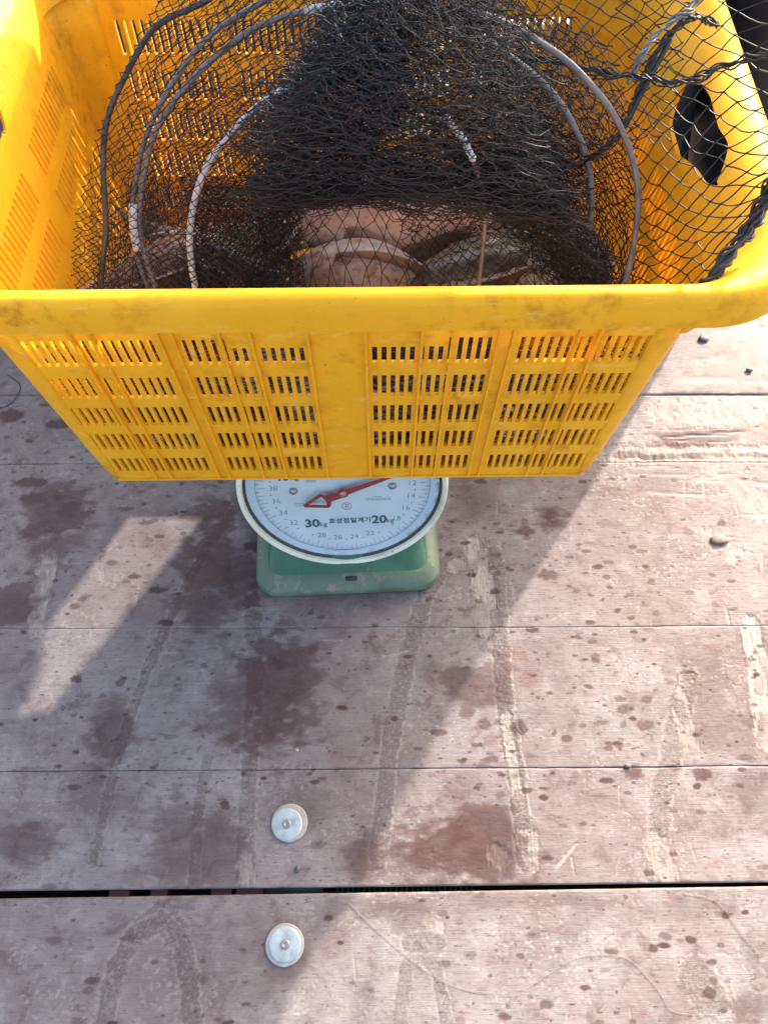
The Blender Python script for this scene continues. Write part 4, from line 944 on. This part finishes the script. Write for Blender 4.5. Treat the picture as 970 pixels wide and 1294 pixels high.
link('jacket', skin('jacket', [pl(p) for p in jac], [(0, 1), (1, 2), (1, 3), (3, 4), (4, 5), (1, 6), (6, 7), (7, 8)]), M['jacket'], per)
co = loft([(.222, -.135, .135, .09, .20), (.226, -.14, .14, .09, .30), (.226, -.14, .14, .09, .90), (.200, -.12, .12, .085, .965), (.120, -.09, .09, .07, 1.03), (.075, -.07, .07, .06, 1.06)], False)  # coat added with straight upright sides so the cast shadow edges run straight
me_c = sharp(mesh('shadow_coat', *co), 50)
rc = link('shadow_coat', me_c, M['jacket'], per, (.535 - .56, 1.42 - 1.36, 0), (0, 0, -SUN_AZ)); sm = rc.modifiers.new('thick', 'SOLIDIFY'); sm.thickness = .004
hair = [(.455, 1.20, 1.14, .092, .105), (.467, 1.23, 1.18, .085, .09), (.473, 1.245, 1.11, .08, .08)]
link('hair', skin('hair', [pl(p) for p in hair], [(0, 1), (0, 2)]), M['hair'], per)
def glove(wr, palm, tips, thumb, nm='glove'):
    pts = [wr + (.034,), palm + (.034, .020)]; ed = [(0, 1)]
    wv = Vector(palm) - Vector(wr)
    for t_ in tips:
        t_ = Vector(t_); r0 = Vector(palm) * .72 + t_ * .28; mid = Vector(palm) * .40 + t_ * .60 + Vector((0, .004, .010)); i = len(pts)
        pts += [tuple(r0) + (.011,), tuple(mid) + (.0095,), tuple(t_) + (.0080,)]; ed += [(1, i), (i, i + 1), (i + 1, i + 2)]
    i = len(pts); th = Vector(thumb); b = Vector(wr) * .45 + Vector(palm) * .55
    pts += [tuple(b * .6 + th * .4) + (.012,), tuple(th) + (.0095,)]; ed += [(1, i), (i, i + 1)]
    link(nm, skin(nm, [pl(p) for p in pts], ed), M['glove'], per)
glove((.352, .925, .79), (.347, .872, .690), [(.352, .823, .597), (.334, .836, .592), (.365, .842, .600), (.378, .858, .608)], (.318, .862, .628))
glove((.612, 1.165, .662), (.600, 1.135, .64), [(.620, 1.11, .575), (.605, 1.105, .57), (.59, 1.11, .575), (.575, 1.12, .585)], (.56, 1.15, .62))

# grey tub added out of frame at left to cast shade on the boards
tub = thing('shade_tub', 'unseen low grey tub added behind the crate at left to shade the boards', 'tub', (-.485, 1.78, 0))
def tubsec(hx, hy, r, z): return (hx, -hy, hy, r, z)
link('tub_body', sharp(mesh('tub_body', *loft([tubsec(.60, .38, .05, .10), tubsec(.66, .42, .06, .60), tubsec(.66, .42, .06, .62), tubsec(.61, .37, .05, .62), tubsec(.56, .34, .04, .16)])), 40), mat_plain('grey_tub_plastic', (.22, .23, .25), .5, 0, .2, 10, .1), tub)
link('tub_rim', sharp(mesh('tub_rim', *loft([tubsec(.69, .45, .06, .60), tubsec(.69, .45, .06, .65), tubsec(.60, .36, .05, .65), tubsec(.60, .36, .05, .61)], False)), 40), bpy.data.materials['grey_tub_plastic'], tub)
for x in (-.45, 0, .45): link('skid', mesh('skid', *box(x - .06, x + .06, -.36, .36, .002, .1), smooth=False), bpy.data.materials['grey_tub_plastic'], tub)

box_m = mat_plain('dark_box_plastic', (.05, .05, .055), .6, 0, .3, 30, .3)  # unseen box added to shade the boards and darken the back slots
fb = thing('shade_box', 'unseen low dark box added behind the crate to block light', 'box', (-.05, 1.14, 0))
link('box_body', sharp(mesh('box_body', *loft([(.42, -.21, .21, .03, .002), (.44, -.23, .23, .03, .175)])), 40), box_m, fb)
link('lid', sharp(mesh('lid', *loft([(.445, -.235, .235, .03, .177), (.445, -.235, .235, .03, .205), (.43, -.22, .22, .03, .215)])), 40), box_m, fb)
